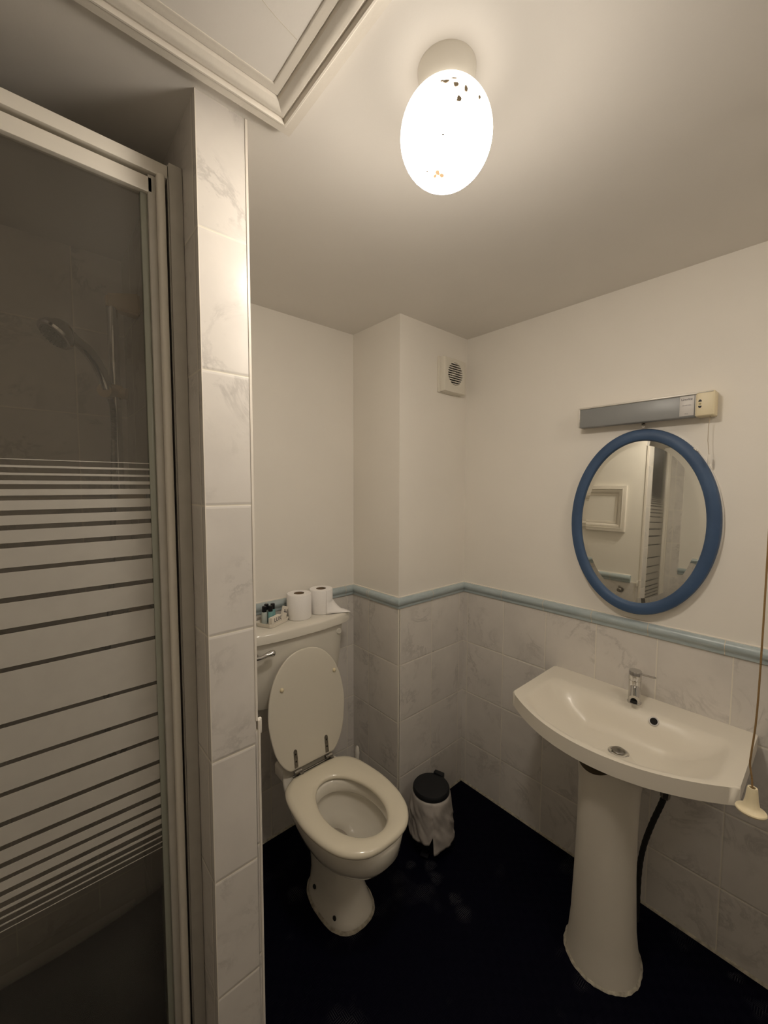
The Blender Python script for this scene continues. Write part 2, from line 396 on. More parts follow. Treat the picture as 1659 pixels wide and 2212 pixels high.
fl = BM(); box(fl, XL-0.1, X+0.1, YB-0.1, YA+0.1, -0.06, 0.0); struct('floor', fl, M['floor'])
ce = BM(); box(ce, XL-0.1, X+0.1, YB-0.1, YA+0.1, H, H+0.08); struct('ceiling', ce, M['ceiling'])
wr = wall('wall_right', X, X+0.1, YB, YC)
tiles(wr, (X, YC), (X, YB), (-1, 0), YC-0.9777)
wb = wall('wall_back', PXR, XB, YA, YA+0.1); tiles(wb, (PXR, YA), (XB, YA), (0, -1), 1.104-PXR)
wx = wall('wall_boxing', XB, X+0.1, YC, YA+0.1)
tiles(wx, (XB, YA), (XB, YC-TT), (-1, 0), YA-1.399); tiles(wx, (XB-0.0001, YC), (X, YC), (0, -1), 1.351-XB)
wp = wall('wall_partition', PXL+TT, PXR, YP+TT, YA+0.1)
tiles(wp, (PXR, YP), (PXR, YA), (1, 0), 0.03)
tiles(wp, (PXL, YP+TT), (PXR+0.0005, YP+TT), (0, -1), -0.05, 0, H, 0.4411, name='tile_face')
tiles(wp, (PXL+TT, YA), (PXL+TT, YP+TT+0.0021), (-1, 0), YA-YP-0.02, 0, H, 0.4411, name='tile_reveal')
ws = wall('wall_shower', XL, PXL+TT, YA, YA+0.1); tiles(ws, (XL, YA), (PXL, YA), (0, -1), 0.05, 0, H, 0.4411)
wL = wall('wall_left', XL-0.1, XL, YB-0.1, YA+0.1)
tiles(wL, (XL, YB), (XL, YP), (1, 0), 0.1)
tiles(wL, (XL, YP), (XL, YA), (1, 0), 0.05, 0, H, 0.4411, name='tile_reveal')
wF = wall('wall_front', XL, X+0.1, YB-0.1, YB); tiles(wF, (XL, YB), (X, YB), (0, 1), 0.1)

# plastic corner trims of the partition's tiled end
bm = BM(); box(bm, PXR-0.001, PXR+0.0045, YP-0.0015, YP+0.010, DT-0.02, H, 0.001)
struct('trim_1', bm, M['trim'])
bm = BM(); box(bm, PXR+TT-0.002, PXR+TT+0.0035, YP-0.0015, YP+0.010, 0, DT-0.02, 0.001); struct('trim_2', bm, M['trim'])
bm = BM(); box(bm, PXL-0.0006, PXL+0.0010, YP-0.0008, YP+0.0006, 0, H); struct('trim_3', bm, M['trim'])

def sweep(bm, path, prof, side=1):
    """profile (out, z) swept along plan path; room side to the right of travel"""
    P = [Vector((p[0], p[1], 0)) for p in path]; rings = []
    for i, p in enumerate(P):
        if i == 0: d = (P[1]-P[0]).normalized(); m = Vector((d.y, -d.x, 0))
        elif i == len(P)-1: d = (P[-1]-P[-2]).normalized(); m = Vector((d.y, -d.x, 0))
        else:
            d0 = (p-P[i-1]).normalized(); d1 = (P[i+1]-p).normalized()
            n0 = Vector((d0.y, -d0.x, 0)); n1 = Vector((d1.y, -d1.x, 0)); m = (n0+n1); m = m/m.dot(n0)
        rings.append([p+m*o*side+Vector((0, 0, z)) for o, z in prof])
    loft(bm, rings, True, True, True)
mid = DB
prof_dado = [(0, mid), (0.007, mid), (0.011, mid+0.002), (0.0125, mid+0.006), (0.0115, mid+0.010), (0.0125, mid+0.013), (0.017, mid+0.018),
             (0.0205, mid+0.025), (0.0205, mid+0.032), (0.018, mid+0.039), (0.013, mid+0.044), (0.006, mid+0.046), (0, mid+0.046)]
pA = [(PXR, YP+0.055), (PXR, YA), (XB, YA), (XB, YC), (X, YC), (X, YB), (XL, YB), (XL, YP)]
bm = BM(); sweep(bm, pA, prof_dado); dado = struct('trim_4', bm, M['dado'], smooth=True)
# joints between the rail's tiles
bm = BM()
def joint(x, y, nx, ny, wd=0.0011):
    pr = [(o+0.0006 if o > 0 else 0, z+(0.0005 if z > mid+0.02 else -0.0003)) for o, z in prof_dado]
    t = Vector((-ny, nx, 0)); n = Vector((nx, ny, 0)); p = Vector((x, y, 0))
    loft(bm, [[p+t*s+n*o+Vector((0, 0, z)) for o, z in pr] for s in (-wd, wd)])
for y in (0.985, 0.79, 0.60, 0.415, 0.2115, 0.02, -0.2, -0.4): joint(X, y, -1, 0)
for x in (1.09, 0.9, 0.7, 0.5): joint(x, YA, 0, -1)
for y in (1.385, 1.397): joint(XB, y, -1, 0)
joint(1.345, YC, 0, -1)
for y in (0.95, 1.15, 1.35): joint(PXR, y, 1, 0)
j = obj('joint_lines', bm, M['grout'], dado, smooth=False)
bm = BM(); box(bm, PXR, PXR+0.019, YP+0.012, YP+0.019, 0.952, 0.986, 0.002); obj('end_cap', bm, M['white'], dado)
# thin paint and sealant lines above the rail
bm = BM(); sweep(bm, pA, [(0, DT), (0.005, DT-0.001), (0.004, DT+0.0025), (0, DT+0.004)]); struct('trim_5', bm, M['trim'])
# mastic bead along the floor
prof_b = [(0.004, 0), (0.0125, 0), (0.010, 0.0035), (0.0065, 0.007), (0.004, 0.007)]
bm = BM(); sweep(bm, [(PXR, YP+0.012), (PXR, YA), (XB, YA), (XB, YC), (X, YC), (X, YB), (XL, YB), (XL, YP)], prof_b)
struct('trim_6', bm, M['bead'])

# ------------------------------------------------------------ framed access panels
def rect_frame(bm, o, ux, uy, un, w_, h_, prof):
    """mitred frame: o corner, ux/uy in-plane unit vectors, un out of wall; prof (inwards, out)"""
    rings = []
    for (a, b, sa, sb) in ((0, 0, 1, 1), (w_, 0, -1, 1), (w_, h_, -1, -1), (0, h_, 1, -1)):
        rings.append([o+ux*(a+sa*s)+uy*(b+sb*s)+un*d for s, d in prof])
    rows = [[bm.verts.new(p) for p in r] for r in rings]; n = len(prof)
    for i in range(4):
        A, B = rows[i], rows[(i+1) % 4]
        for k in range(n):
            l = (k+1) % n; bm.faces.new((A[k], A[l], B[l], B[k]))
prof_hatch = [(0, -0.001), (0, 0.017), (0.001, 0.019), (0.017, 0.021), (0.019, 0.0225), (0.022, 0.0225), (0.0235, 0.020), (0.0245, 0.0155),
              (0.027, 0.0165), (0.030, 0.0185), (0.034, 0.018), (0.040, 0.0145), (0.046, 0.0105), (0.0475, 0.007), (0.0485, 0.0055), (0.051, 0.0075),
              (0.055, 0.007), (0.062, 0.0055), (0.064, 0.004), (0.064, -0.001)]
hx, hy, hs = 0.407, 0.741, 0.60
hatch = thing('ceiling_hatch', 'white painted access hatch with moulded frame in the ceiling above the shower front', 'hatch', (hx-hs/2, hy-hs/2, H))
bm = BM(); rect_frame(bm, Vector((hx, hy, H)), Vector((-1, 0, 0)), Vector((0, -1, 0)), Vector((0, 0, -1)), hs, hs, prof_hatch)
obj('frame', bm, M['trim'], hatch, angle=25)
bm = BM(); box(bm, hx-hs+0.06, hx-0.06, hy-hs+0.06, hy-0.06, H-0.003, H+0.001); hp = obj('panel', bm, M['ceiling'], hatch, smooth=False)
bm = BM(); tube(bm, [(0.262, 0.575, H-0.003), (0.300, 0.585, H-0.003), (0.340, 0.592, H-0.003)], 0.0005, 6); obj('crack', bm, M['grout'], hp)
wh = thing('wall_hatch', 'white moulded rectangular access panel on the partition wall, seen in the oval mirror', 'hatch', (PXR, 1.10, 1.26))
bm = BM(); rect_frame(bm, Vector((PXR, 0.885, 1.275)), Vector((0, 1, 0)), Vector((0, 0, 1)), Vector((1, 0, 0)), 0.60, 0.29, prof_hatch)
obj('frame', bm, M['trim'], wh, angle=25)
bm = BM(); box(bm, PXR-0.001, PXR+0.003, 0.945, 1.425, 1.335, 1.505); obj('panel', bm, M['wall'], wh, smooth=False)
kn = thing('stop_valve', 'small round chrome valve on the partition tiles, seen low in the oval mirror', 'valve', (PXR+TT, 0.885, 0.915))
bm = BM(); lathe(bm, [(0.016, 0), (0.016, 0.004), (0.008, 0.006), (0.008, 0.018), (0.013, 0.020), (0.013, 0.034), (0.010, 0.037)], (PXR+TT, 0.885, 0.915), 'X', 20)
obj('body', bm, M['dullmetal'], kn)
bm = BM(); box(bm, PXR+TT+0.026, PXR+TT+0.032, 0.879, 0.891, 0.925, 0.942, 0.002); obj('lever', bm, M['dullmetal'], kn)

# ------------------------------------------------------------ ceiling lamp
lx, ly = 0.552, 0.471
lamp = thing('ceiling_lamp', 'lit round opal glass globe lamp on a white ceiling base', 'lamp', (lx, ly, H))
bm = BM(); lathe(bm, [(0.0485, 0), (0.0485, -0.004), (0.0475, -0.006), (0.0465, -0.040), (0.044, -0.046), (0.038, -0.048)], (lx, ly, H), n=56)
obj('base', bm, M['white'], lamp)
gz, gr = H-0.104, 0.0765
bm = BM(); bmesh.ops.create_uvsphere(bm, u_segments=64, v_segments=40, radius=gr)
g = obj('globe', bm, M['globe'], lamp); g.location = Vector((lx, ly, gz)); g.parent = lamp; g.matrix_parent_inverse = lamp.matrix_basis.inverted()
# dirt flecks stuck on the glass
Cc = Vector((0, 0, H_CAM))
def onglobe(u, v):
    d = (F+R2*(u-829.5)/870.84-U2*(v-1106)/870.84).normalized(); o_ = Cc-Vector((lx, ly, gz))
    b_ = o_.dot(d); c_ = o_.length_squared-(gr+0.0006)**2; disc = b_*b_-c_
    return None if disc < 0 else Cc+d*(-b_-math.sqrt(disc))
for u, v, r, st in ((963, 175, 2.6, 2.2), (985, 181, 2.6, 1.0), (1007, 190, 2.4, 0.5), (991, 213, 2.6, 1.0), (1036, 210, 1.6, 0.7), (955, 174, 1.2, 3.0), (981, 168, 1.3, 4), (924, 371, 1.0, 3.5), (957, 291, 1.1, 1.5), (890, 254, 0.7, 1)):
    p = onglobe(u, v)
    if p is None: continue
    n_ = (p-Vector((lx, ly, gz))).normalized(); t1 = n_.orthogonal().normalized(); t1 = (R-n_*R.dot(n_)).normalized(); t2 = n_.cross(t1)
    rr = r*0.0017; bm = BM()
    ring = [bm.verts.new(p+t1*math.cos(a)*rr*st**0.5*random.uniform(.6, 1.2)+t2*math.sin(a)*rr/st**0.5*random.uniform(.6, 1.2)+n_*0.0002) for a in [k*PI/4 for k in range(8)]]
    bot = [bm.verts.new(q.co-n_*0.0010) for q in ring]
    bm.faces.new(ring); bm.faces.new(bot[::-1])
    for k in range(8): bm.faces.new((ring[k], ring[(k+1) % 8], bot[(k+1) % 8], bot[k]))
    obj('dirt_fleck', bm, M['scorch'], lamp, smooth=False)
# added fill light on the ceiling behind the camera, brightens the room unseen
hl = thing('fill_light', 'added round fill light on the ceiling behind the viewer, out of the picture', 'lamp', (0.95, -0.45, H))
bm = BM(); lathe(bm, [(0.11, 0), (0.11, -0.02), (0.09, -0.05), (0.05, -0.062)], (0.95, -0.45, H), n=40)
me_, t_, b_ = nt('fill_light_glow'); b_.inputs['Emission Color'].default_value = LAMP_COL+(1,); b_.inputs['Emission Strength'].default_value = FILL_STRENGTH
obj('diffuser', bm, me_, hl)

# ------------------------------------------------------------ oval mirror
MT = math.radians(1.9)
mc = Vector((X-0.014, 0.459, 1.357))
mir = thing('oval_mirror', 'oval wall mirror in a blue painted frame above the basin', 'mirror', tuple(mc))
mrot = Matrix.Rotation(MT, 4, 'Y')   # bottom edge stands out over the dado rail
def mp_(y, z, o):                    # mirror plane coordinates -> world ; o = out of wall
    v = Vector((-o, y, z)); a = MT
    return mc+Vector((v.x*math.cos(a)+v.z*math.sin(a), v.y, v.z*math.cos(a)-v.x*math.sin(a)*0))
RY, RZ = 0.2245, 0.318; IY, IZ = 0.188, 0.279
bm = BM(); rings = []; N = 96
prof_m = [(0.0, -0.004), (0.0, 0.006), (0.08, 0.012), (0.35, 0.0165), (0.7, 0.0165), (0.93, 0.013), (1.0, 0.009), (1.0, -0.004)]
for k in range(N):
    a = 2*PI*k/N; ring = []
    for s, o in prof_m:
        ry = RY+(IY-RY)*s; rz = RZ+(IZ-RZ)*s
        if s == 0 and abs(a-math.radians(35)) < 0.04 : pass
        ring.append(mp_(-ry*math.sin(a), rz*math.cos(a), o))
    rings.append(ring)
rows = [[bm.verts.new(p) for p in r] for r in rings]
for i in range(N):
    A, B = rows[i], rows[(i+1) % N]
    for k in range(len(prof_m)):
        l = (k+1) % len(prof_m); bm.faces.new((A[k], A[l], B[l], B[k]))
obj('frame', bm, M['blue'], mir)
bm = BM()
def ell(f, o): return [mp_(-IY*f*math.sin(2*PI*k/N), IZ*f*math.cos(2*PI*k/N), o) for k in range(N)]
def ellm(d, o): return [mp_(-(IY-d)*math.sin(2*PI*k/N), (IZ-d)*math.cos(2*PI*k/N), o) for k in range(N)]
loft(bm, [ellm(-0.004, 0.0), ellm(-0.004, 0.0045), ellm(0.017, 0.0060)], True, True, True)
o = obj('glass', bm, M['mirror'], mir, smooth=False)
bm = BM()
rr_ = []
for d, o_ in ((-0.0, -0.008), (0.0, -0.0035)):
    rr_.append([mp_(-(RY+0.0035)*math.sin(2*PI*k/N), (RZ+0.0035)*math.cos(2*PI*k/N), o_) for k in range(N)])
loft(bm, rr_); obj('backing', bm, M['white'], mir)
bm = BM()   # chip in the paint at the upper right rim
for (yy, zz, s) in ((-0.150, 0.2385, 0.0035), (-0.146, 0.2415, 0.0025), (-0.154, 0.2345, 0.0022)):
    p = mp_(yy, zz, 0.009); bmesh.ops.create_icosphere(bm, subdivisions=1, radius=s, matrix=Matrix.Translation(p))
obj('paint_chip', bm, M['trim'], mir)
hk = BM()
tube(hk, catmull([(X-0.001, 0.46, 1.690), (X-0.012, 0.46, 1.690), (X-0.016, 0.46, 1.695), (X-0.013, 0.46, 1.701)], 5), 0.0022, 10)
lathe(hk, [(0.006, 0), (0.006, -0.003), (0.003, -0.005)], (X, 0.46, 1.690), 'X', 16)
lathe(hk, [(0.0, 0)]*1+[(0.0055, 0.0), (0.0055, 0.003), (0.002, 0.004)], (X-0.018, 0.455, 1.683), 'X', 14)
tag(obj('screw_hook', hk, M['dullmetal']), 'small metal screw hook in the wall just above the oval mirror', 'hook')

# ------------------------------------------------------------ shaver light
sl = thing('shaver_light', 'long cream wall light with grey diffuser mounted above the oval mirror', 'light', (X, 0.46, 1.728))
y0, y1, z0, z1 = 0.264, 0.657, 1.694, 1.766; xf = X-0.052
bm = BM(); box(bm, xf+0.004, X+0.0005, y0+0.0005, y1-0.001, z0+0.002, z1-0.004, 0.002)
box(bm, xf-0.001, X, y0+0.0005, y1, z1-0.006, z1, 0.002); box(bm, xf-0.0005, X, y1-0.004, y1+0.001, z0+0.001, z1-0.001, 0.001)
obj('housing', bm, M['alu'], sl)
bm = BM(); box(bm, xf-0.001, X-0.001, y0-0.002, y0+0.044, z0-0.001, z1+0.001, 0.004, 3); obj('switch_end', bm, M['cream'], sl)
bm = BM(); box(bm, xf+0.0005, xf+0.030, y0+0.0455, y1-0.005, z0-0.001, z1-0.0055, 0.004, 3)
obj('diffuser', bm, simple('grey_diffuser', (0.27, 0.275, 0.27), 0.35, noise_amt=0.08, nscale=9), sl)
bm = BM(); box(bm, xf-0.0006, xf+0.0008, y0+0.0475, y0+0.084, z0+0.004, z1-0.008, 0.0003)
lb = obj('rating_label', bm, simple('silver_label', (0.62, 0.59, 0.56), 0.4), sl)
fm = lambda y, z: frame_mtx((xf-0.0008, y, z), (0, -1, 0), (0, 0, 1))
bm = text_bm('Linolite', 0.0095, fm(y0+0.066, z1-0.018)); obj('lettering', bm, M['ink'], lb, smooth=False)
bm = text_bm('IP 22', 0.004, fm(y0+0.066, z0+0.010)); tb2 = text_bm('220-240V 50Hz', 0.0035, fm(y0+0.066, z1-0.036))
sp_m = simple('grey_ink', (0.22, 0.2, 0.2), 0.6); obj('small_print', bm, sp_m, lb, smooth=False); obj('small_print', tb2, sp_m, lb, smooth=False)
bm = BM()
for s in (1, -1):   # two half-moon slots of the socket
    zc = (z0+z1)/2+s*0.0062
    pts = [(xf-0.0016, y0+0.033-0.0042*math.cos(PI*k/10), zc+s*0.0066*math.sin(PI*k/10)) for k in range(11)]
    loft(bm, [pts, [(p[0]+0.002, p[1], p[2]) for p in pts]])
obj('socket_slots', bm, M['black'], sl, smooth=False)
bm = BM(); box(bm, xf-0.002, xf+0.001, y0+0.030, y0+0.036, 1.7275, 1.7325, 0.001); obj('indicator', bm, simple('olive_indicator', (0.33, 0.28, 0.12), 0.3), sl)
pc = thing('light_pull', 'thin short pull cord with clear toggle below the shaver light', 'cord', (xf+0.02, 0.278, 1.694))
bm = BM(); tube(bm, [(xf+0.02, 0.274, 1.695), (xf+0.018, 0.277, 1.66), (xf+0.019, 0.277, 1.62), (xf+0.020, 0.272, 1.575)], 0.00075, 8); obj('cord', bm, M['thread'], pc)
bm = BM(); lathe(bm, [(0.002, 0.0), (0.0033, -0.003), (0.0033, -0.028), (0.0025, -0.030)], (xf+0.020, 0.272, 1.577), n=16); obj('toggle', bm, M['white'], pc)
sl_parent = sl

# ------------------------------------------------------------ extractor fan
fx, fz = 1.4585, 1.972; fy = YC
fan = thing('extractor_fan', 'small square white extractor fan with round grille high on the boxed wall', 'fan', (fx, fy, fz))
bm = BM(); box(bm, fx-0.083, fx+0.075, fy-0.010, fy+0.001, fz-0.078, fz+0.078, 0.003); obj('base_plate', bm, M['fan'], fan)
bm = BM(); hw = 0.0735; yf = fy-0.036; n = 48; rc = 0.050
cz = fz+0.008
ring_o = []
for k in range(n):
    a = 2*PI*k/n; c_, s_ = math.cos(a), math.sin(a); m_ = max(abs(c_), abs(s_))
    e = 0.9
    ring_o.append((c_/m_*e+c_*(1-e)*1.0, s_/m_*e+s_*(1-e)))
def sq(sc, y, dz=0): return [(fx+p[0]*sc, y, fz+p[1]*sc+dz) for p in ring_o]
def ci(r, y): return [(fx+r*math.cos(2*PI*k/n), y, cz+r*math.sin(2*PI*k/n)) for k in range(n)]
loft(bm, [sq(hw+0.003, fy-0.009), sq(hw+0.003, fy-0.028), sq(hw, yf+0.001), sq(hw-0.003, yf), ci(rc+0.002, yf), ci(rc, yf+0.001), ci(rc, yf+0.016)], True, False, False)
obj('cover', bm, M['fan'], fan, angle=30)
bm = BM(); loft(bm, [ci(rc, yf+0.016), ci(rc, yf+0.018)]); obj('duct', bm, M['dark'], fan)
bm = BM(); lathe(bm, [(0.017, 0), (0.017, -0.008), (0.014, -0.010)], (fx, yf+0.016, cz), 'Y', 28)
for k in range(4):
    a = k*PI/2+0.5; box(bm, fx-0.003+0.03*math.cos(a), fx+0.003+0.03*math.cos(a), yf+0.008, yf+0.011, cz-0.012+0.03*math.sin(a), cz+0.012+0.03*math.sin(a))
obj('impeller', bm, simple('grey_plastic', (0.22, 0.2, 0.17), 0.5), fan)
for k in range(10):
    zz = -rc+(k+0.5)*2*rc/10; hw_ = math.sqrt(max(rc*rc-zz*zz, 1e-6))
    bm = BM(); box(bm, fx-hw_-0.002, fx+hw_+0.002, yf-0.001, yf+0.007, cz+zz-0.0017, cz+zz+0.0017, 0.0006); obj('slat', bm, M['white'], fan)

# ------------------------------------------------------------ wash basin
SZ = 0.752
sinkt = thing('wash_basin', 'wide cream ceramic basin with bowed front on the right wall', 'basin', (X, 0.43, SZ))
yl, yr = 0.736, 0.126; xb_ = X-TT-0.0005
def xfront(y):      # bow front
    s = (y-yr)/(yl-yr); e = 4*s*(1-s)
    return 1.262-0.012*(s > 2)-0.128*(1-abs(2*s-1)**2.05)
def side(y): return 1.0
NY, NX = 64, 44
ix_back, dy_in = 1.478, 0.050
def depth(x, y, s):
    # s across front->back fraction
    xi = xfront(y)+0.020
    def sm(t): t = max(0, min(1, t)); return t*t*(3-2*t)
    back = sm((ix_back-x)/0.075)
    front = sm((x-xi)/0.055)
    yc_ = 0.43; sy = abs(y-yc_)/0.262
    sid = max(0.0, 1-sy**2.0) if sy < 1 else 0.0
    sid = min(1.0, sid*1.25)
    return 0.088*back*front*sid+ (0.004*sm((ix_back-x)/0.01)*sm((x-xi)/0.012)*sm((1-sy)*12))
bm = BM(); top = []; 
ys = [yr+(yl-yr)*i/NY for i in range(NY+1)]
for i, y in enumerate(ys):
    row = []
    for j_ in range(NX+1):
        s = j_/NX; x = xfront(y)+(xb_-xfront(y))*s
        row.append(bm.verts.new((x, y, SZ-depth(x, y, s))))
    top.append(row)
for i in range(NY):
    for j_ in range(NX): bm.faces.new((top[i][j_], top[i+1][j_], top[i+1][j_+1], top[i][j_+1]))
# outer edge loop
loop = [top[i][0] for i in range(NY+1)]+[top[NY][j_] for j_ in range(1, NX+1)]+[top[i][NX] for i in range(NY-1, -1, -1)]+[top[0][j_] for j_ in range(NX-1, 0, -1)]
cen = Vector((1.40, 0.43, 0))
def inset(lp, d, z):
    out = []
    for v in lp:
        p = v.co.copy(); x, y = p.x, p.y
        if x < xb_-1e-4: x = x+d*(1 if x < 1.3 else 0.0)
        if y < yr+1e-4: y += d
        if y > yl-1e-4: y -= d
        out.append(bm.verts.new((x, y, z)))
    return out
def bridge(a, b):
    n_ = len(a)
    for k in range(n_): bm.faces.new((a[k], a[(k+1) % n_], b[(k+1) % n_], b[k]))
l1 = [bm.verts.new((v.co.x, v.co.y, SZ-0.045)) for v in loop]; bridge(loop, l1)
l2 = inset(loop, 0.012, SZ-0.046); bridge(l1, l2)
def shrink(f, z): return [bm.verts.new((cen.x+(v.co.x-cen.x)*f, cen.y+(v.co.y-cen.y)*f, z)) for v in l2]
l3 = [bm.verts.new((min(v.co.x+0.03, xb_), v.co.y, SZ-0.05)) if v.co.x < 1.5 else bm.verts.new((v.co.x, v.co.y, SZ-0.05)) for v in l2]; bridge(l2, l3)
l4 = [bm.verts.new((1.39+(v.co.x-1.39)*0.62, 0.43+(v.co.y-0.43)*0.55, SZ-0.092)) for v in l3]; bridge(l3, l4)
l5 = [bm.verts.new((1.37+(v.co.x-1.37)*0.35, 0.43+(v.co.y-0.43)*0.25, SZ-0.112)) for v in l3]; bridge(l4, l5)
bm.faces.new(l5)
be = [e for e in bm.edges if len(e.link_faces) == 2 and all(v in set(loop) for v in e.verts)]
bmesh.ops.bevel(bm, geom=be, offset=0.005, segments=3, profile=0.5, affect='EDGES')
obj('bowl', bm, M['sinkceramic'], sinkt, angle=50)
dx, dyy = 1.335, 0.415
bm = BM(); dz = SZ-depth(dx, dyy, 0)
lathe(bm, [(0.029, 0.0), (0.029, 0.0025), (0.025, 0.004), (0.021, 0.0015)], (dx, dyy, dz-0.001), n=32)
dr = obj('waste', bm, M['chrome'], sinkt)
bm = BM(); lathe(bm, [(0.017, 0), (0.0195, 0.005), (0.016, 0.008), (0.004, 0.0095)], (dx, dyy, dz+0.002), n=28); obj('plug', bm, M['dullmetal'], dr)
# overflow ring on the back slope
op = Vector((1.460, 0.357, 0)); op.z = SZ-depth(op.x, op.y, 0)
gx = (depth(op.x-0.005, op.y, 0)-depth(op.x+0.005, op.y, 0))/0.01
nrm = Vector((-gx, 0, 1)).normalized(); q = Vector((0, 0, 1)).rotation_difference(nrm).to_matrix()
bm = BM(); lathe(bm, [(0.0095, 0.0005), (0.0105, 0.003), (0.0135, 0.003), (0.0145, 0.0005), (0.0145, -0.004), (0.0095, -0.004)], tuple(op), n=28, mat=q, cap0=False, cap1=False)
ofl = obj('overflow_ring', bm, M['chrome'], sinkt)
bm = BM(); lathe(bm, [(0.0098, -0.002), (0.0098, 0.0012)], tuple(op), n=24, mat=q); obj('overflow_hole', bm, M['dark'], ofl)
# pedestal
bm = BM(); rings = []
for z, cx_, cy_, r, rxb in ((0, 1.305, 0.43, 0.102, 1.25), (0.012, 1.305, 0.43, 0.102, 1.25), (0.03, 1.304, 0.43, 0.0985, 1.25), (0.12, 1.300, 0.43, 0.090, 1.25), (0.30, 1.292, 0.428, 0.083, 1.3),
                            (0.45, 1.283, 0.424, 0.080, 1.3), (0.58, 1.276, 0.420, 0.081, 1.35), (0.64, 1.272, 0.418, 0.086, 1.4), (0.655, 1.270, 0.417, 0.090, 1.4)):
    ring = []
    for k in range(48):
        a = 2*PI*k/48; c_, s_ = math.cos(a), math.sin(a)
        ring.append((cx_+r*(c_ if c_ < 0 else c_*rxb), cy_+r*s_, z+(0.042*max(0, -c_)**1.5 if z > 0.65 else 0)))
    rings.append(ring)
loft(bm, rings); ped = obj('pedestal', bm, M['sinkceramic'], sinkt)
bm = BM(); ring = lambda r_, z_: [(1.305+r_*math.cos(2*PI*k/72)*(1.25 if math.cos(2*PI*k/72) > 0 else 1)+random.uniform(-.0015, .0015), 0.43+r_*math.sin(2*PI*k/72)+random.uniform(-.0015, .0015), z_) for k in range(72)]
loft(bm, [ring(0.101, 0.0), ring(0.109, 0.0005), ring(0.107, 0.003), ring(0.101, 0.006)], True, False, False); obj('mastic_ring', bm, M['bead'], ped)
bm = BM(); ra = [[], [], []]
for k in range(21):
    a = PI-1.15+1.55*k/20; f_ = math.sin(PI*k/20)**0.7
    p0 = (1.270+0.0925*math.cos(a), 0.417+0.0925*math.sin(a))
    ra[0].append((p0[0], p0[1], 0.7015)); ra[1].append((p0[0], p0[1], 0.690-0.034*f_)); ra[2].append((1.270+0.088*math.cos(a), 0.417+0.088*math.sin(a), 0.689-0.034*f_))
loft(bm, ra, False, False, False); obj('dark_gap', bm, M['brown'], ped)  # shadow gap and dirt under the basin rim, put in as a brown strip
# tap
tx, ty = 1.508, 0.428
tap = thing('mixer_tap', 'chrome cylindrical mixer tap with side lever on the basin', 'tap', (tx, ty, SZ))
bm = BM(); lathe(bm, [(0.021, 0), (0.021, 0.003), (0.0185, 0.004), (0.0185, 0.078)], (tx, ty, SZ), n=40); obj('body', bm, M['chrome'], tap)
bm = BM(); lathe(bm, [(0.0185, 0.0785), (0.0192, 0.080), (0.0192, 0.108), (0.0178, 0.1105)], (tx, ty, SZ), n=40); hd = obj('handle', bm, M['chrome'], tap)
bm = BM(); tube(bm, [(tx, ty-0.015, SZ+0.103), (tx-0.004, ty-0.060, SZ+0.106)], 0.0033, 14); obj('lever', bm, M['chrome'], hd)
bm = BM(); sp0 = Vector((tx-0.004, ty-0.001, SZ+0.056)); sp1 = Vector((tx-0.048, ty-0.013, SZ+0.034))
tube(bm, [sp0, sp0.lerp(sp1, 0.5), sp1], 0.0150, 28); spt = obj('spout', bm, M['chrome'], tap)
bm = BM(); dd = (sp1-sp0).normalized(); qq = Vector((0, 0, 1)).rotation_difference(Vector((-0.35, 0, -1)).normalized()).to_matrix()
lathe(bm, [(0.010, 0), (0.010, 0.008), (0.0075, 0.008), (0.0075, 0.003)], tuple(sp1+Vector((0.006, 0.002, -0.0095))), n=24, mat=qq); obj('aerator', bm, M['dark'], spt)
# hose behind the pedestal
path = catmull([(1.45, 0.335, 0.668), (1.465, 0.318, 0.60), (1.475, 0.318, 0.53), (1.482, 0.330, 0.47), (1.49, 0.355, 0.38), (1.50, 0.378, 0.28), (1.50, 0.388, 0.19), (1.50, 0.39, 0.06), (1.50, 0.39, 0.0)], 8)
bm = BM(); tube(bm, path, [0.0080+0.0009*(k % 2) for k in range(len(path))], 12); hs_ = obj('supply_hose', bm, M['rubber'], sinkt)
bm = BM(); tube(bm, [(1.4735, 0.318, 0.545), (1.478, 0.322, 0.495)], 0.0135, 6); obj('nut', bm, M['dullmetal'], hs_)

# ------------------------------------------------------------ toilet
TX = 0.767
toi = thing('toilet', 'cream ceramic toilet with raised lid and cistern standing against the back wall', 'toilet', (TX, 1.2, 0))
def egg(y0_, L_, W_, n=64, back=0.60, cx_=TX, rnd=False):
    """outline: y0_ hinge side (high y), extends to y0_-L_; W_ half width"""
    half = [(0.0, 0.0), (back*0.80, 0.0), (back*0.98, 0.012), (0.80, 0.075), (0.93, 0.20), (1.0, 0.42), (0.995, 0.56), (0.93, 0.72), (0.78, 0.86), (0.52, 0.96), (0.24, 0.995)]
    if rnd: half = [(0.0, 0.0), (0.48, 0.0), (0.61, 0.014), (0.77, 0.085), (0.91, 0.21), (0.995, 0.40), (0.995, 0.53), (0.92, 0.69), (0.76, 0.83), (0.50, 0.94), (0.24, 0.987)]
    pts = [(w*1.0, l) for w, l in half]+[(0, 1.0)]+[(-w, l) for w, l in reversed(half[1:])]
    c = catmull([(p[0], p[1], 0) for p in pts], 4, True)
    return [Vector((cx_+p.x*W_, y0_-p.y*L_, 0)) for p in c]
def hole_pts(cx_, cy_, a, b, n):
    out = []
    for k in range(n):
        t_ = 2*PI*k/n; c_, s_ = math.cos(t_), math.sin(t_)
        out.append(Vector((cx_+a*c_*(1-0.06*s_), cy_+b*s_, 0)))
    return out
out = egg(1.262, 0.425, 0.168); n = len(out)
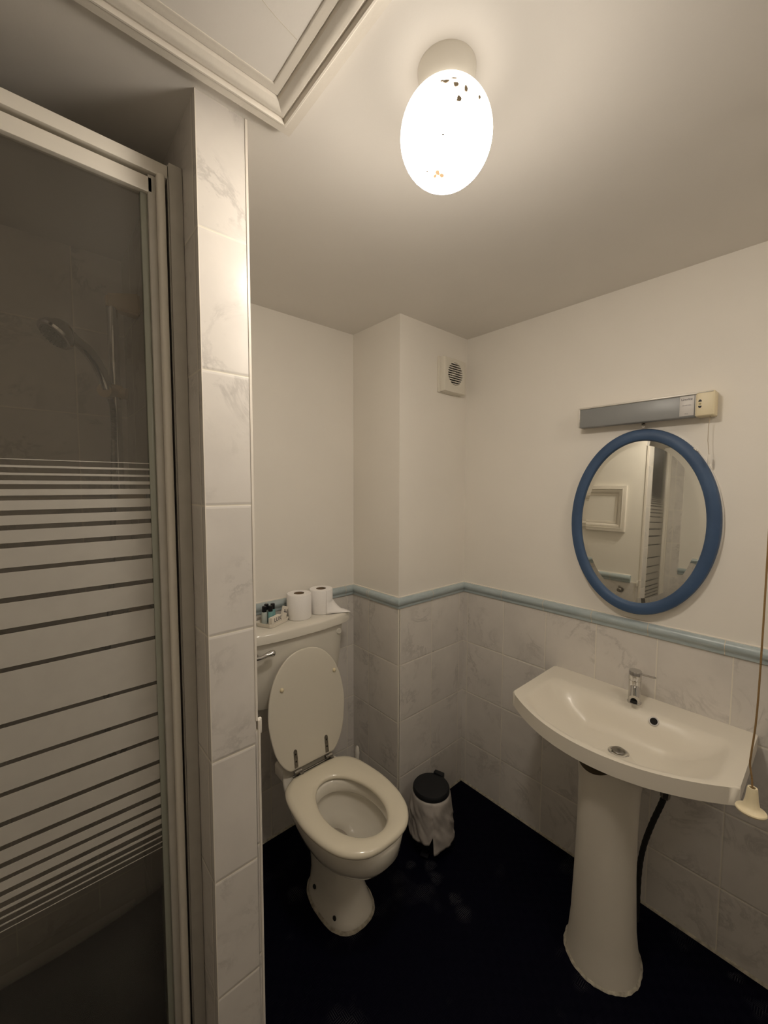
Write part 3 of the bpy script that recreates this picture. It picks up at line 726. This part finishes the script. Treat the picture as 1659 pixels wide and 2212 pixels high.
# angular resample of hole so rings match
def match_hole(outline, cx_, cy_, a, b):
    res = []
    for p in outline:
        ang = math.atan2((p.y-cy_)/b, (p.x-cx_)/a)
        res.append(Vector((cx_+a*math.cos(ang)*(1-0.05*math.sin(ang)), cy_+b*math.sin(ang), 0)))
    return res
hcx, hcy = TX-0.002, 1.032
hole = match_hole(out, hcx, hcy+0.003, 0.096, 0.149)
def lerp_ring(A, B, t_, z): return [Vector((a.x+(b.x-a.x)*t_, a.y+(b.y-a.y)*t_, z)) for a, b in zip(A, B)]
bm = BM(); zt = 0.427; zb = 0.404
seq = [(0.05, zb), (0.0, zb+0.004), (-0.02, zb+0.010), (0.0, zt-0.008), (0.07, zt-0.003), (0.2, zt), (0.6, zt), (0.85, zt-0.003), (0.96, zt-0.008), (1.0, zt-0.014), (0.98, zb+0.003), (0.93, zb)]
rings = [lerp_ring(out, hole, t_, z) for t_, z in seq]
rows = loft(bm, rings, True, False, False)
for i in range(n): bm.faces.new((rows[-1][i], rows[-1][(i+1) % n], rows[0][(i+1) % n], rows[0][i]))
obj('seat', bm, M['seat'], toi, angle=60)
# pan outside + inside
def panring(z, cy_, a, bf, bb, e=2.3, cx_=TX):
    r_ = []
    for k in range(64):
        t_ = 2*PI*k/64; c_, s_ = math.cos(t_), math.sin(t_)
        X_ = abs(c_)**(2/e)*(1 if c_ >= 0 else -1); Y_ = abs(s_)**(2/e)*(1 if s_ >= 0 else -1)
        r_.append((cx_+a*X_, cy_+(bb if s_ > 0 else bf)*Y_, z))
    return r_
bm = BM()
FX = TX+0.019
R_ = [panring(0, 1.12, 0.090, 0.126, 0.14, 2.5, FX), panring(0.012, 1.12, 0.090, 0.126, 0.14, 2.5, FX), panring(0.022, 1.122, 0.084, 0.119, 0.14, 2.4, FX),
      panring(0.08, 1.13, 0.072, 0.106, 0.14, 2.3, FX), panring(0.15, 1.135, 0.065, 0.094, 0.14, 2.2, TX+0.010), panring(0.218, 1.135, 0.066, 0.096, 0.145, 2.2, TX+0.008),
      panring(0.248, 1.12, 0.074, 0.106, 0.16, 2.1, TX+0.004), panring(0.259, 1.10, 0.092, 0.135, 0.19, 2.1), panring(0.275, 1.08, 0.115, 0.176, 0.22, 2.1), panring(0.30, 1.065, 0.130, 0.196, 0.26, 2.1),
      panring(0.335, 1.055, 0.143, 0.210, 0.31, 2.15), panring(0.385, 1.05, 0.149, 0.212, 0.35, 2.2), panring(0.398, 1.05, 0.147, 0.209, 0.35, 2.2), panring(0.402, 1.05, 0.141, 0.203, 0.345, 2.2)]
rows = loft(bm, R_, True, True, False)
In = [panring(0.4025, hcy, 0.112, 0.163, 0.158, 2.1), panring(0.397, hcy, 0.104, 0.154, 0.150, 2.05), panring(0.362, hcy, 0.103, 0.153, 0.149, 2), panring(0.356, hcy, 0.106, 0.156, 0.151, 2),
      panring(0.350, hcy, 0.119, 0.169, 0.160, 2), panring(0.335, hcy, 0.121, 0.170, 0.160, 2), panring(0.305, hcy+0.006, 0.108, 0.150, 0.150, 2), panring(0.28, hcy+0.016, 0.088, 0.120, 0.130, 2), panring(0.262, hcy+0.04, 0.064, 0.086, 0.095, 2), panring(0.235, hcy+0.085, 0.042, 0.050, 0.055, 2), panring(0.20, hcy+0.095, 0.03, 0.04, 0.04, 2)]
irows = loft(bm, In, True, False, True)
for i in range(64): bm.faces.new((rows[-1][i], rows[-1][(i+1) % 64], irows[0][(i+1) % 64], irows[0][i]))
pan = obj('pan', bm, M['ceramic'], toi, angle=60)
bm = BM(); loft(bm, [panring(0.232, hcy+0.086, 0.041, 0.049, 0.054, 2), panring(0.2321,  hcy+0.086, 0.010, 0.01, 0.01, 2)], True, False, True)
mw, t_, b_ = nt('water'); b_.inputs['Base Color'].default_value = (0.42, 0.37, 0.30, 1); b_.inputs['Roughness'].default_value = 0.03; b_.inputs['Alpha'].default_value = 0.55
obj('water', bm, mw, pan)
for (sx, yy, zz) in ((-1, 1.17, 0.055), (-1, 1.045, 0.042), (1, 1.10, 0.045)):
    xx = FX+sx*0.079
    bm = BM(); bmesh.ops.create_uvsphere(bm, u_segments=14, v_segments=10, radius=0.0075, matrix=Matrix.Translation((xx, yy, zz)) @ Matrix.Diagonal((0.7, 1, 1, 1)))
    obj('bolt_hole', bm, M['dark'], pan)

bm = BM(); jr = lambda g_, z_: [(p[0]+random.uniform(-.0007, .0007), p[1]+random.uniform(-.0007, .0007), z_) for p in panring(0, 1.12, 0.090+g_, 0.126+g_, 0.14+g_, 2.5, FX)]
loft(bm, [jr(0, 0.007), jr(0.006, 0.004), jr(0.008, 0.0), jr(0, 0.0)], True, False, False); obj('mastic_ring', bm, M['bead'], pan)
# shelf behind the seat
bm = BM(); box(bm, TX-0.088, TX+0.088, 1.24, 1.42, 0.345, 0.400, 0.012, 3); obj('rear_shelf', bm, M['ceramic'], pan)
# outlet lug and flush pipe
bm = BM(); tube(bm, catmull([(TX, 1.42, 0.372), (TX, 1.455, 0.40), (TX, 1.458, 0.46), (TX, 1.455, 0.64)], 6), 0.022, 20); obj('flush_pipe', bm, M['white'], toi)
# hinge bar + hinges
bm = BM(); tube(bm, [(TX-0.085, 1.272, 0.418), (TX+0.085, 1.272, 0.418)], 0.004, 12); hb = obj('hinge_rod', bm, M['dullmetal'], toi)
LA = math.atan2(0.062, 0.44)       # lean of the raised lid
lid_o = Vector((TX, 1.276, 0.436))
def lp(x, s, o):                   # lid coordinates: s along lid from hinge, o towards camera
    return Vector((x, lid_o.y+s*math.sin(LA)-o*math.cos(LA), lid_o.z+s*math.cos(LA)+o*math.sin(LA)))
lo_ = egg(0, 0.424, 0.163, cx_=TX+0.003, rnd=True)
def lring(f, o):
    out_ = []
    for p in lo_:
        s = -p.y; x = p.x; s = 0.22+(s-0.22)*f; x = TX+(x-TX)*f
        out_.append(lp(x, s, o))
    return out_
bm = BM(); loft(bm, [lring(0.93, -0.012), lring(0.985, -0.009), lring(1.0, -0.004), lring(1.0, 0.0), lring(0.992, 0.0015), lring(0.975, 0.002), lring(0.6, 0.002), lring(0.2, 0.002)])
ld = obj('lid', bm, M['lid'], toi, angle=40)
for x, s in ((TX-0.102, 0.300), (TX+0.128, 0.306)):
    bm = BM(); bmesh.ops.create_uvsphere(bm, u_segments=16, v_segments=10, radius=0.0075, matrix=Matrix.Translation(lp(x, s, 0.004)) @ Matrix.Diagonal((1, 0.9, 1, 1)))
    bf = obj('buffer', bm, M['cream'], ld)
for x in (TX-0.068, TX+0.066):
    bm = BM()
    r0 = [(x-0.007, 0.008), (x+0.007, 0.008), (x+0.007, 0.066), (x+0.004, 0.0715), (x, 0.073), (x-0.004, 0.0715), (x-0.007, 0.066)]
    loft(bm, [[lp(a, s, 0.002) for a, s in r0], [lp(a, s, 0.0045) for a, s in r0]])
    tube(bm, [(x-0.011, 1.270, 0.430), (x+0.017, 1.270, 0.430)], 0.0085, 16)
    box(bm, x+0.004, x+0.018, 1.252, 1.284, 0.404, 0.430, 0.003)
    hg = obj('hinge', bm, M['dullmetal'], toi)
    bm = BM()
    for s in (0.030, 0.056):
        mt = Matrix.Translation(lp(x, s, 0.0045)) @ Matrix.Diagonal((1, 0.3, 1, 1)); bmesh.ops.create_uvsphere(bm, u_segments=12, v_segments=8, radius=0.0034, matrix=mt)
    obj('screws', bm, M['dark'], hg)
# cistern
def cisring(hwx, yb, yf_, bow, z, r=0.03, n_=14, cx_=TX):
    pts = [(cx_-hwx, yb)]
    for k in range(n_+1):
        s = -1+2*k/n_; y = yf_+bow*abs(s)**2.4 if abs(s) < 1 else yf_+bow
        x = cx_+s*hwx
        if abs(s) == 1: y = yf_+bow+r*0.35
        pts.append((x, y))
    pts.append((cx_+hwx, yb)); return [(p[0], p[1], z) for p in pts]
CX_ = 0.782
bm = BM(); ZB = 0.628; YBK = YA-TT-0.0012
rings = [cisring(0.165, YBK, 1.395, 0.020, ZB, cx_=CX_), cisring(0.182, YBK, 1.380, 0.025, ZB+0.010, cx_=CX_), cisring(0.190, YBK, 1.374, 0.027, ZB+0.03, cx_=CX_), cisring(0.200, YBK, 1.366, 0.027, 0.75, cx_=CX_), cisring(0.212, YBK, 1.360, 0.027, 0.901, cx_=CX_)]
loft(bm, rings); cis = obj('cistern', bm, M['ceramic'], toi)
bm = BM(); hwl = 0.240
rings = [cisring(hwl-0.006, YBK, 1.352, 0.030, 0.899, cx_=CX_), cisring(hwl, YBK, 1.344, 0.030, 0.903, cx_=CX_), cisring(hwl, YBK, 1.344, 0.030, 0.932, cx_=CX_), cisring(hwl-0.002, YBK, 1.347, 0.030, 0.938, cx_=CX_), cisring(hwl-0.007, YBK-0.002, 1.353, 0.030, 0.941, cx_=CX_)]
loft(bm, rings); obj('cistern_lid', bm, M['ceramic'], cis, angle=50)
lv = BM(); yv = 1.352
pth = catmull([(0.580, yv-0.012, 0.866), (0.600, yv-0.018, 0.867), (0.618, yv-0.020, 0.872), (0.636, yv-0.019, 0.873)], 6)
tube(lv, pth, [0.0065+0.0055*(k/(len(pth)-1))**2 for k in range(len(pth))], 14)
bmesh.ops.create_uvsphere(lv, u_segments=18, v_segments=12, radius=0.0125, matrix=Matrix.Translation((0.640, yv-0.018, 0.872)) @ Matrix.Diagonal((1, .8, 1, 1)))
lathe(lv, [(0.014, 0.020), (0.014, -0.004), (0.009, -0.012)], (0.582, yv, 0.866), 'Y', 20)
obj('flush_lever', lv, M['chrome'], cis)
bm = BM(); lathe(bm, [(0.0125, 0.018), (0.0125, -0.001), (0.0105, -0.0035), (0.006, -0.003)], (0.963, 1.378, 0.866), 'Y', 28); obj('blanking_cap', bm, M['ceramic'], cis)

# toilet rolls
def roll(loc, label, tail=False):
    r = thing('toilet_roll', label, 'toilet roll', loc, 'toilet rolls on the cistern'); bm = BM()
    R0, hh = 0.0495, 0.100; x0_, y0_, z0_ = loc
    lathe(bm, [(0.021, 0.0005), (R0-0.002, 0), (R0, 0.003), (R0, hh-0.003), (R0-0.002, hh), (0.021, hh)], loc, n=48, cap0=False, cap1=False)
    obj('paper', bm, M['paper'], r)
    bm = BM(); lathe(bm, [(0.0205, 0.0008), (0.0212, 0.001), (0.0212, hh-0.001), (0.0205, hh-0.0008), (0.0198, hh-0.006), (0.0198, 0.004)], loc, n=32, cap0=False, cap1=False)
    lathe(bm, [(0.0198, 0.03), (0.0198, 0.032)], loc, n=32)
    obj('core', bm, M['card'], r)
    if tail:
        bm = BM(); grid = []; ns, ntt = 12, 10
        for i in range(ns+1):
            f_ = i/ns; row = []
            th = PI/2*(1-min(1, f_*1.15))**0.8+0.03
            for k in range(ntt+1):
                g_ = k/ntt; jag = random.uniform(-.0035, .0035) if i == ns else 0
                yb = y0_-R0-0.001-0.040*f_
                w_ = 0.098*g_
                row.append(bm.verts.new((x0_-0.006+0.098*f_+jag-0.012*f_*g_, yb+w_*math.cos(th)*0.92, z0_+0.0012+w_*math.sin(th)+0.003*math.sin(g_*6+f_*4)*f_*g_*(1-f_)+0.002*f_*math.sin(PI*g_))))
            grid.append(row)
        for i in range(ns):
            for k in range(ntt): bm.faces.new((grid[i][k], grid[i][k+1], grid[i+1][k+1], grid[i+1][k]))
        o = obj('loose_sheet', bm, M['paper'], r); md = o.modifiers.new('t', 'SOLIDIFY'); md.thickness = 0.0008; md.offset = 1
    return r
roll((0.812, 1.443, 0.942), 'upright white toilet roll on the cistern, the nearer one beside the soap tray')
roll((0.921, 1.4495, 0.942), 'upright white toilet roll on the cistern with a loose sheet, on the far side', True)

# toiletries tray
A26 = math.radians(26); ex = Vector((math.cos(A26), math.sin(A26), 0)); ey = Vector((-math.sin(A26), math.cos(A26), 0))
tc = Vector((0.694, 1.446, 0.9425))
def tl(a, b, c): return tc+ex*a+ey*b+Vector((0, 0, c))
tr = thing('toiletry_tray', 'small white hexagonal card tray holding soaps and bottles on the cistern', 'tray', tuple(tc))
def trring(hx_, hy_, ch, z): return [tl(x, y, z) for x, y in ((-hx_+ch, -hy_), (hx_-ch*0.3, -hy_), (hx_, -hy_+ch*0.3), (hx_, hy_-ch), (hx_-ch, hy_), (-hx_+ch, hy_), (-hx_, hy_-ch), (-hx_, -hy_+ch))]
bm = BM(); loft(bm, [trring(0.050, 0.038, 0.010, 0), trring(0.054, 0.0415, 0.011, 0.015), trring(0.0528, 0.0403, 0.0105, 0.015), trring(0.049, 0.037, 0.010, 0.0015)])
obj('tray', bm, M['cardw'], tr, smooth=False)
def bottle(a, b, mt, label):
    p = tl(a, b, 0.0022); r = thing('toiletry_bottle', label, 'bottle', tuple(p), 'miniature toiletry bottles in the tray')
    bm = BM(); lathe(bm, [(0.009, 0), (0.0105, 0.001), (0.0105, 0.043), (0.009, 0.047), (0.006, 0.049)], tuple(p), n=24); obj('bottle', bm, mt, r)
    bm = BM(); lathe(bm, [(0.0083, 0.048), (0.0085, 0.049), (0.0083, 0.0685), (0.0075, 0.0695)], tuple(p), n=24); obj('cap', bm, M['black'], r)
bottle(-0.024, 0.017, M['pale'], 'tiny pale bottle with black cap, leftmost of those in the tray')
bottle(0.004, 0.029, M['pale'], 'tiny bottle with black cap standing furthest back in the tray')
bottle(-0.008, 0.000, M['teal'], 'tiny teal bottle with black cap, nearest of those in the tray')
bottle(0.0190, 0.011, M['teal'], 'tiny teal bottle with black cap, rightmost of those in the tray')
def pack(a0, a1, b0, b1, z0_, z1_, label, rot=0.0, txt=None, tsize=0.014, tpos=(0, 0)):
    p = tl((a0+a1)/2, (b0+b1)/2, z0_); r = thing('soap_box', label, 'soap box', tuple(p), 'small soap boxes in the tray')
    bm = BM(); box(bm, -(a1-a0)/2, (a1-a0)/2, -(b1-b0)/2, (b1-b0)/2, 0, z1_-z0_, 0.0007)
    mt = Matrix.Translation(p) @ Matrix.Rotation(A26, 4, 'Z') @ Matrix.Rotation(rot, 4, 'Y')
    bmesh.ops.transform(bm, matrix=mt, verts=bm.verts); obj('carton', bm, M['cardw'], r, smooth=False)
    if txt:
        tm = mt @ frame_mtx((tpos[0], -(b1-b0)/2-0.0002, tpos[1]), (1, 0, 0), (0, 0, 1)) if rot == 0 else mt @ frame_mtx((tpos[0], -(b1-b0)/2-0.0002, tpos[1]), (0, 0, 1), (-1, 0, 0))
        o = obj('lettering', text_bm(txt, tsize, tm, 0.0003), M['ink'], r, smooth=False)
pack(-0.043, 0.013, -0.0345, -0.0265, 0.0025, 0.0365, 'small white soap box with dark LUX lettering at the front of the tray', 0, 'LUX', 0.0225, (0.006, 0.0215))
pack(-0.043, 0.013, -0.0255, -0.0175, 0.0025, 0.0355, 'small plain soap box standing right behind the lettered one')
pack(0.020, 0.046, -0.031, -0.020, 0.0055, 0.0600, 'small white soap box tilted upright at the right end of the tray', 0.36, 'E', 0.030, (0.001, 0.036))

# toilet brush behind the toilet
br = thing('toilet_brush', 'white toilet brush handle poking up behind the toilet seat', 'brush', (1.045, 1.36, 0))
bm = BM(); lathe(bm, [(0.036, 0), (0.040, 0.006), (0.034, 0.09), (0.032, 0.10)], (1.045, 1.36, 0), n=28); obj('holder', bm, M['white'], br)
bm = BM(); lathe(bm, [(0.005, 0.08), (0.006, 0.24), (0.0085, 0.27), (0.0105, 0.30), (0.0075, 0.325), (0.002, 0.333)], (1.045, 1.36, 0), n=20); obj('handle', bm, M['white'], br)

# ------------------------------------------------------------ pedal bin with liner
bc = (1.200, 1.060); bz = 0.253
bn = thing('pedal_bin', 'small round black pedal bin in the corner beside the toilet', 'bin', (bc[0], bc[1], 0))
bm = BM(); lathe(bm, [(0.062, 0), (0.064, 0.004), (0.067, 0.12), (0.069, 0.225)], (bc[0], bc[1], 0), n=40); obj('bucket', bm, M['black'], bn)
bm = BM(); lathe(bm, [(0.0735, 0.226), (0.0755, 0.230), (0.0755, 0.240), (0.071, 0.247), (0.03, 0.2515), (0.004, 0.252)], (bc[0], bc[1], 0), n=48)
ang = math.atan2(0.3, 0.95)
hb_ = BM(); box(hb_, -0.022, 0.022, -0.011, 0.011, 0.222, 0.2535, 0.004)
bmesh.ops.transform(hb_, matrix=Matrix.Translation((bc[0]+0.0735, bc[1]+0.022, 0)) @ Matrix.Rotation(math.radians(-73), 4, 'Z'), verts=hb_.verts)
mt_ = bpy.data.meshes.new('x'); hb_.to_mesh(mt_); hb_.free(); bm.from_mesh(mt_)
obj('lid', bm, simple('bin_lid_plastic', (0.008, 0.009, 0.011), 0.5, spec=0.35), bn)
bm = BM(); box(bm, -0.016, 0.016, -0.092, -0.05, 0.008, 0.016, 0.003)
bmesh.ops.transform(bm, matrix=Matrix.Translation((bc[0], bc[1], 0)) @ Matrix.Rotation(math.radians(-65), 4, 'Z'), verts=bm.verts); obj('pedal', bm, M['black'], bn)
# liner: crumpled skirt
bm = BM(); NA, NZ = 200, 24; grid = []
vd = math.atan2(-bc[1], -bc[0])     # direction to the viewer
for j_ in range(NZ+1):
    t_ = j_/NZ; row = []
    for i in range(NA):
        a = 2*PI*i/NA; rel = (a-vd+PI) % (2*PI)-PI
        drop = 0.165+0.012*math.sin(a*2+0.7)
        if -0.95 < rel < -0.05: drop = 0.158
        if -0.05 <= rel < 0.10: drop = 0.158-(rel+0.05)/0.15*0.040
        if 0.10 <= rel < 0.13: drop = 0.196
        if 0.13 <= rel < 1.3: drop = 0.196-0.025*(rel-0.13)
        nz = noise.noise(Vector((math.cos(a)*1.5+0.8*t_, math.sin(a)*1.5, t_*1.2)))
        nz2 = noise.noise(Vector((math.cos(a-1.2*t_)*4.5, math.sin(a-1.2*t_)*4.5, t_*3+5)))
        rad = 0.077+0.020*t_**0.8+t_*(0.014*nz)+0.0075*nz2*min(1, t_*3)
        if j_ == 0: rad = 0.0705
        rad = max(rad, 0.0715)
        z = 0.228-drop*t_
        x_, y_ = bc[0]+rad*math.cos(a), bc[1]+rad*math.sin(a)
        y_ = min(y_, YC-TT-0.004)
        row.append(bm.verts.new((x_, y_, max(z, 0.004))))
    grid.append(row)
for j_ in range(NZ):
    for i in range(NA): bm.faces.new((grid[j_][i], grid[j_][(i+1) % NA], grid[j_+1][(i+1) % NA], grid[j_+1][i]))
lin = obj('bin_liner', bm, M['bag'], None, angle=180); tag(lin, 'crumpled translucent white bag draped around the small black bin', 'bag')
md = lin.modifiers.new('t', 'SOLIDIFY'); md.thickness = 0.0006

# ------------------------------------------------------------ long light-switch cord
lc = thing('switch_pull_cord', 'long brown pull cord with cream bell-shaped pull hanging beside the basin', 'cord', (1.02, 0.085, H))
cx0, cy0 = 1.012, 0.0835; zt_ = 0.908
pts = [(cx0, cy0, H-0.02), (cx0, cy0+0.001, 1.6), (cx0, cy0, 1.2), (cx0, cy0+0.001, 1.05), (cx0+0.002, cy0+0.005, 0.975), (cx0+0.003, cy0+0.006, 0.950), (cx0+0.001, cy0+0.002, 0.925), (cx0, cy0, 0.90)]
bm = BM(); tube(bm, catmull(pts, 6), 0.0016, 10); obj('cord', bm, M['cord'], lc)
bm = BM(); q = Matrix.Rotation(math.radians(4), 3, 'Y')
lathe(bm, [(0.0050, -0.004), (0.0048, 0.0), (0.0072, 0.0005), (0.0080, -0.002), (0.0100, -0.022), (0.0125, -0.034), (0.0160, -0.039), (0.0225, -0.0415), (0.0235, -0.0435), (0.0225, -0.046), (0.010, -0.047)], (cx0, cy0, zt_), n=40, mat=q, cap0=False)
obj('bell_pull', bm, M['cream'], lc)
bm = BM(); lathe(bm, [(0.036, 0), (0.036, -0.012), (0.028, -0.024), (0.006, -0.028)], (cx0, cy0, H), n=36); obj('switch', bm, M['white'], lc)

# ------------------------------------------------------------ shower door
YD = 0.885; YF = YD-0.022; ZH0, ZH1, ZR0, ZR1, ZST = 2.053, 2.077, 2.018, 2.046, 2.051
door = thing('shower_door', 'framed glass shower door with frosted horizontal stripes at the left', 'shower door', (0.0, YD, 0.13))
dx0 = XL+TT+0.001
bm = BM(); box(bm, dx0, 0.2245, YD-0.018, YD+0.018, ZH0, ZH1, 0.002); obj('head_rail', bm, M['whitealu'], door)
bm = BM(); box(bm, dx0+0.02, 0.196, YD-0.013, YD+0.010, ZR0, ZR1, 0.002); obj('top_rail', bm, M['whitealu'], door)
bm = BM()
box(bm, 0.2215, PXL-0.0005, YF-0.001, YD+0.03, 0.12, ZH1+0.004, 0.0015)
box(bm, 0.2195, 0.2225, YF+0.004, YF+0.008, 0.12, ZH1+0.002, 0.0008)
obj('wall_channel', bm, M['greyalu'], door)
pr = [(0.2145, YF+0.010)]+[(0.2010+0.0135*(0.5+0.5*math.cos(PI*k/8)), YF-0.000-0.006*math.sin(PI*k/8)) for k in range(9)]+[(0.2010, YF+0.010)]
bm = BM(); loft(bm, [[(p[0], p[1], 0.14) for p in pr], [(p[0], p[1], ZST) for p in pr]]); obj('stile', bm, M['whitealu'], door, angle=50)
bm = BM(); box(bm, 0.188, 0.201, YD-0.013, YD+0.012, 0.14, ZR1+0.004, 0.001); obj('inner_stile', bm, M['greyalu'], door)
bm = BM(); box(bm, 0.1765, 0.188, YD-0.006, YD+0.006, 0.16, ZR0+0.003, 0.001); obj('seal_strip', bm, M['edgeglass'], door)
bm = BM(); box(bm, 0.2145, 0.2185, YD-0.008, YD+0.012, 0.14, ZR1); obj('shadow_gap', bm, M['rubber'], door)
bm = BM(); box(bm, dx0, dx0+0.03, YF, YD+0.03, 0.12, ZH1+0.004, 0.002); box(bm, dx0+0.028, dx0+0.055, YD-0.018, YD+0.012, 0.14, ZR1, 0.002); obj('hinge_stile', bm, M['whitealu'], door)
bm = BM(); box(bm, dx0, 0.2215, YD-0.02, YD+0.02, 0.118, 0.16, 0.002); obj('sill', bm, M['whitealu'], door)
bm = BM(); box(bm, dx0+0.05, 0.190, YD-0.0025, YD+0.0025, 0.15, ZR0+0.003); gl = obj('glass', bm, M['glass'], door, smooth=False)
def zline(v):       # height on the door plane for a picture row at the left edge
    d = F+R2*(0-829.5)/870.84-U2*(v-1106)/870.84; return H_CAM+d.z*(YD-0.003)/d.y
A = lambda p: 980+p/5.267
B = lambda p: 1400+p/5.267
D = lambda p: 1800+p/9.217
st = [(A(50), A(60)), (A(125), A(150)), (A(213), A(240)), (A(302), A(345)), (A(405), A(478)), (A(535), A(648)), (A(708), A(818)), (A(877), A(1025)), (A(1083), A(1308)), (A(1362), A(1650)),
      (A(1710), A(2005)), (A(2065), B(238)), (B(290), B(873)), (B(922), B(1310)), (B(1360), B(1655)), (B(1705), B(1990)), (B(2045), D(268)), (D(365), D(612)), (D(715), D(905)), (D(992), D(1175)),
      (D(1275), D(1395)), (D(1510), D(1572)), (D(1690), D(1722)), (D(1838), D(1862)), (D(1975), D(1988))]
bm = BM()
for a, b in st: box(bm, dx0+0.055, 0.189, YD-0.0032, YD-0.0026, zline(b), zline(a))
obj('frosted_stripes', bm, M['frost'], door, smooth=False)
# tray
tb = thing('shower_tray', 'white shower tray behind the striped glass door', 'shower tray', (-0.1, 1.15, 0))
bm = BM(); x0_, x1_, y0_, y1_ = XL+TT+0.001, PXL-0.001, YD-0.03, YA-TT-0.001
def rr(i, z): return [(x0_+i, y0_+i, z), (x1_-i, y0_+i, z), (x1_-i, y1_-i, z), (x0_+i, y1_-i, z)]
loft(bm, [rr(0, 0), rr(0, 0.115), rr(0.035, 0.115), rr(0.05, 0.07)]); obj('basin', bm, M['ceramic'], tb, smooth=False)
bm = BM(); lathe(bm, [(0.035, 0), (0.035, 0.003), (0.02, 0.004)], (-0.1, 1.2, 0.07), n=28); obj('drain', bm, M['chrome'], tb)

# shower riser
rx, ry = 0.184, 1.285
rs = thing('shower_rail', 'chrome vertical shower rail with cream brackets behind the glass door', 'shower rail', (rx, ry, 1.4))
bm = BM(); tube(bm, [(rx, ry, 1.44), (rx, ry, 1.945)], 0.0125, 24); obj('rail', bm, M['chrome'], rs)
WX = PXL
bm = BM()
loft(bm, [[(WX-0.0005, ry+0.019*c, z) for c, z in ((-1, 1.931), (1, 1.931), (1, 1.99), (-1, 1.99))], [(rx-0.014, ry+0.014*c, z) for c, z in ((-1, 1.938), (1, 1.938), (1, 1.972), (-1, 1.972))]])
bmesh.ops.bevel(bm, geom=list(bm.edges), offset=0.005, segments=3, affect='EDGES'); obj('top_bracket', bm, M['beige'], rs)
bm = BM(); box(bm, rx-0.015, WX-0.0005, ry-0.015, ry+0.015, 1.425, 1.46, 0.006, 3); obj('bottom_bracket', bm, M['beige'], rs)
bm = BM(); lathe(bm, [(0.017, -0.016), (0.019, -0.012), (0.019, 0.012), (0.017, 0.016)], (rx, ry, 1.725), n=24)
tube(bm, [(rx, ry, 1.725), (rx-0.030, ry-0.045, 1.717)], [0.013, 0.017], 20); tube(bm, [(rx, ry, 1.725), (rx+0.024, ry-0.010, 1.722)], [0.012, 0.015], 18)
obj('slider', bm, M['beige'], rs)
def onplane(u, v, y):
    d = F+R2*(u-829.5)/870.84-U2*(v-1106)/870.84; return Cc+d*(y/d.y)
sh = thing('hand_shower', 'chrome hand shower with curved handle clipped on the rail behind glass', 'shower head', tuple(onplane(230, 845, 1.24)))
hp_ = [onplane(u, v, y) for u, v, y in ((232, 842, 1.243), (222, 812, 1.238), (205, 780, 1.225), (183, 752, 1.21), (160, 733, 1.195))]
pth = catmull(hp_, 6); bm = BM(); tube(bm, pth, [0.0105+0.003*math.sin(PI*k/(len(pth)-1)) for k in range(len(pth))], 18); obj('handle', bm, M['chrome'], sh)
hc = onplane(121, 722, 1.175); nf = Vector((-0.60, -0.20, -0.77)).normalized()
q = Vector((0, 0, 1)).rotation_difference(nf).to_matrix()
bm = BM(); lathe(bm, [(0.010, -0.034), (0.022, -0.026), (0.034, -0.009), (0.0375, 0.002), (0.035, 0.007), (0.030, 0.008)], tuple(hc), n=40, mat=q)
tube(bm, [pth[-1], hc-nf*0.014], [0.0125, 0.020], 18); head = obj('head', bm, M['chrome'], sh)
bm = BM(); lathe(bm, [(0.0295, 0.0075), (0.029, 0.0095), (0.018, 0.011)], tuple(hc), n=36, mat=q)
u1 = nf.orthogonal().normalized(); u2 = nf.cross(u1)
for rr_2, cnt in ((0.010, 8), (0.0175, 14), (0.025, 20)):
    for k in range(cnt):
        a = 2*PI*k/cnt; bmesh.ops.create_uvsphere(bm, u_segments=8, v_segments=6, radius=0.0015, matrix=Matrix.Translation(hc+nf*0.0118+(u1*math.cos(a)+u2*math.sin(a))*rr_2))
obj('spray_plate', bm, simple('grey_spray_face', (0.13, 0.125, 0.12), 0.3), head)
ho = catmull([onplane(238, 862, 1.24), onplane(244, 885, 1.243), onplane(246, 950, 1.25), onplane(245, 1080, 1.25), onplane(243, 1200, 1.25), onplane(237, 1330, 1.25), onplane(230, 1480, 1.25), onplane(235, 1600, 1.25), onplane(255, 1640, 1.25), onplane(275, 1600, 1.27)], 14)
bm = BM()
P2 = [];
for a, b in zip(ho, ho[1:]):
    for k in range(3): P2.append(a.lerp(b, k/3))
tube(bm, P2, [0.0062+0.0009*(k % 2) for k in range(len(P2))], 12)
tag(obj('shower_hose', bm, M['dullmetal']), 'ribbed metal hose hanging down beside the shower rail', 'hose')
vb = thing('shower_valve', 'beige wall-mounted shower valve low behind the frosted stripes', 'valve', (WX, 1.28, 1.10))
bm = BM(); box(bm, WX-0.045, WX-0.0005, 1.23, 1.33, 1.07, 1.15, 0.012, 3); obj('body', bm, M['beige'], vb)
bm = BM(); lathe(bm, [(0.022, 0), (0.024, -0.018), (0.018, -0.024)], (WX-0.045, 1.28, 1.11), 'X', 24); obj('dial', bm, M['chrome'], vb)
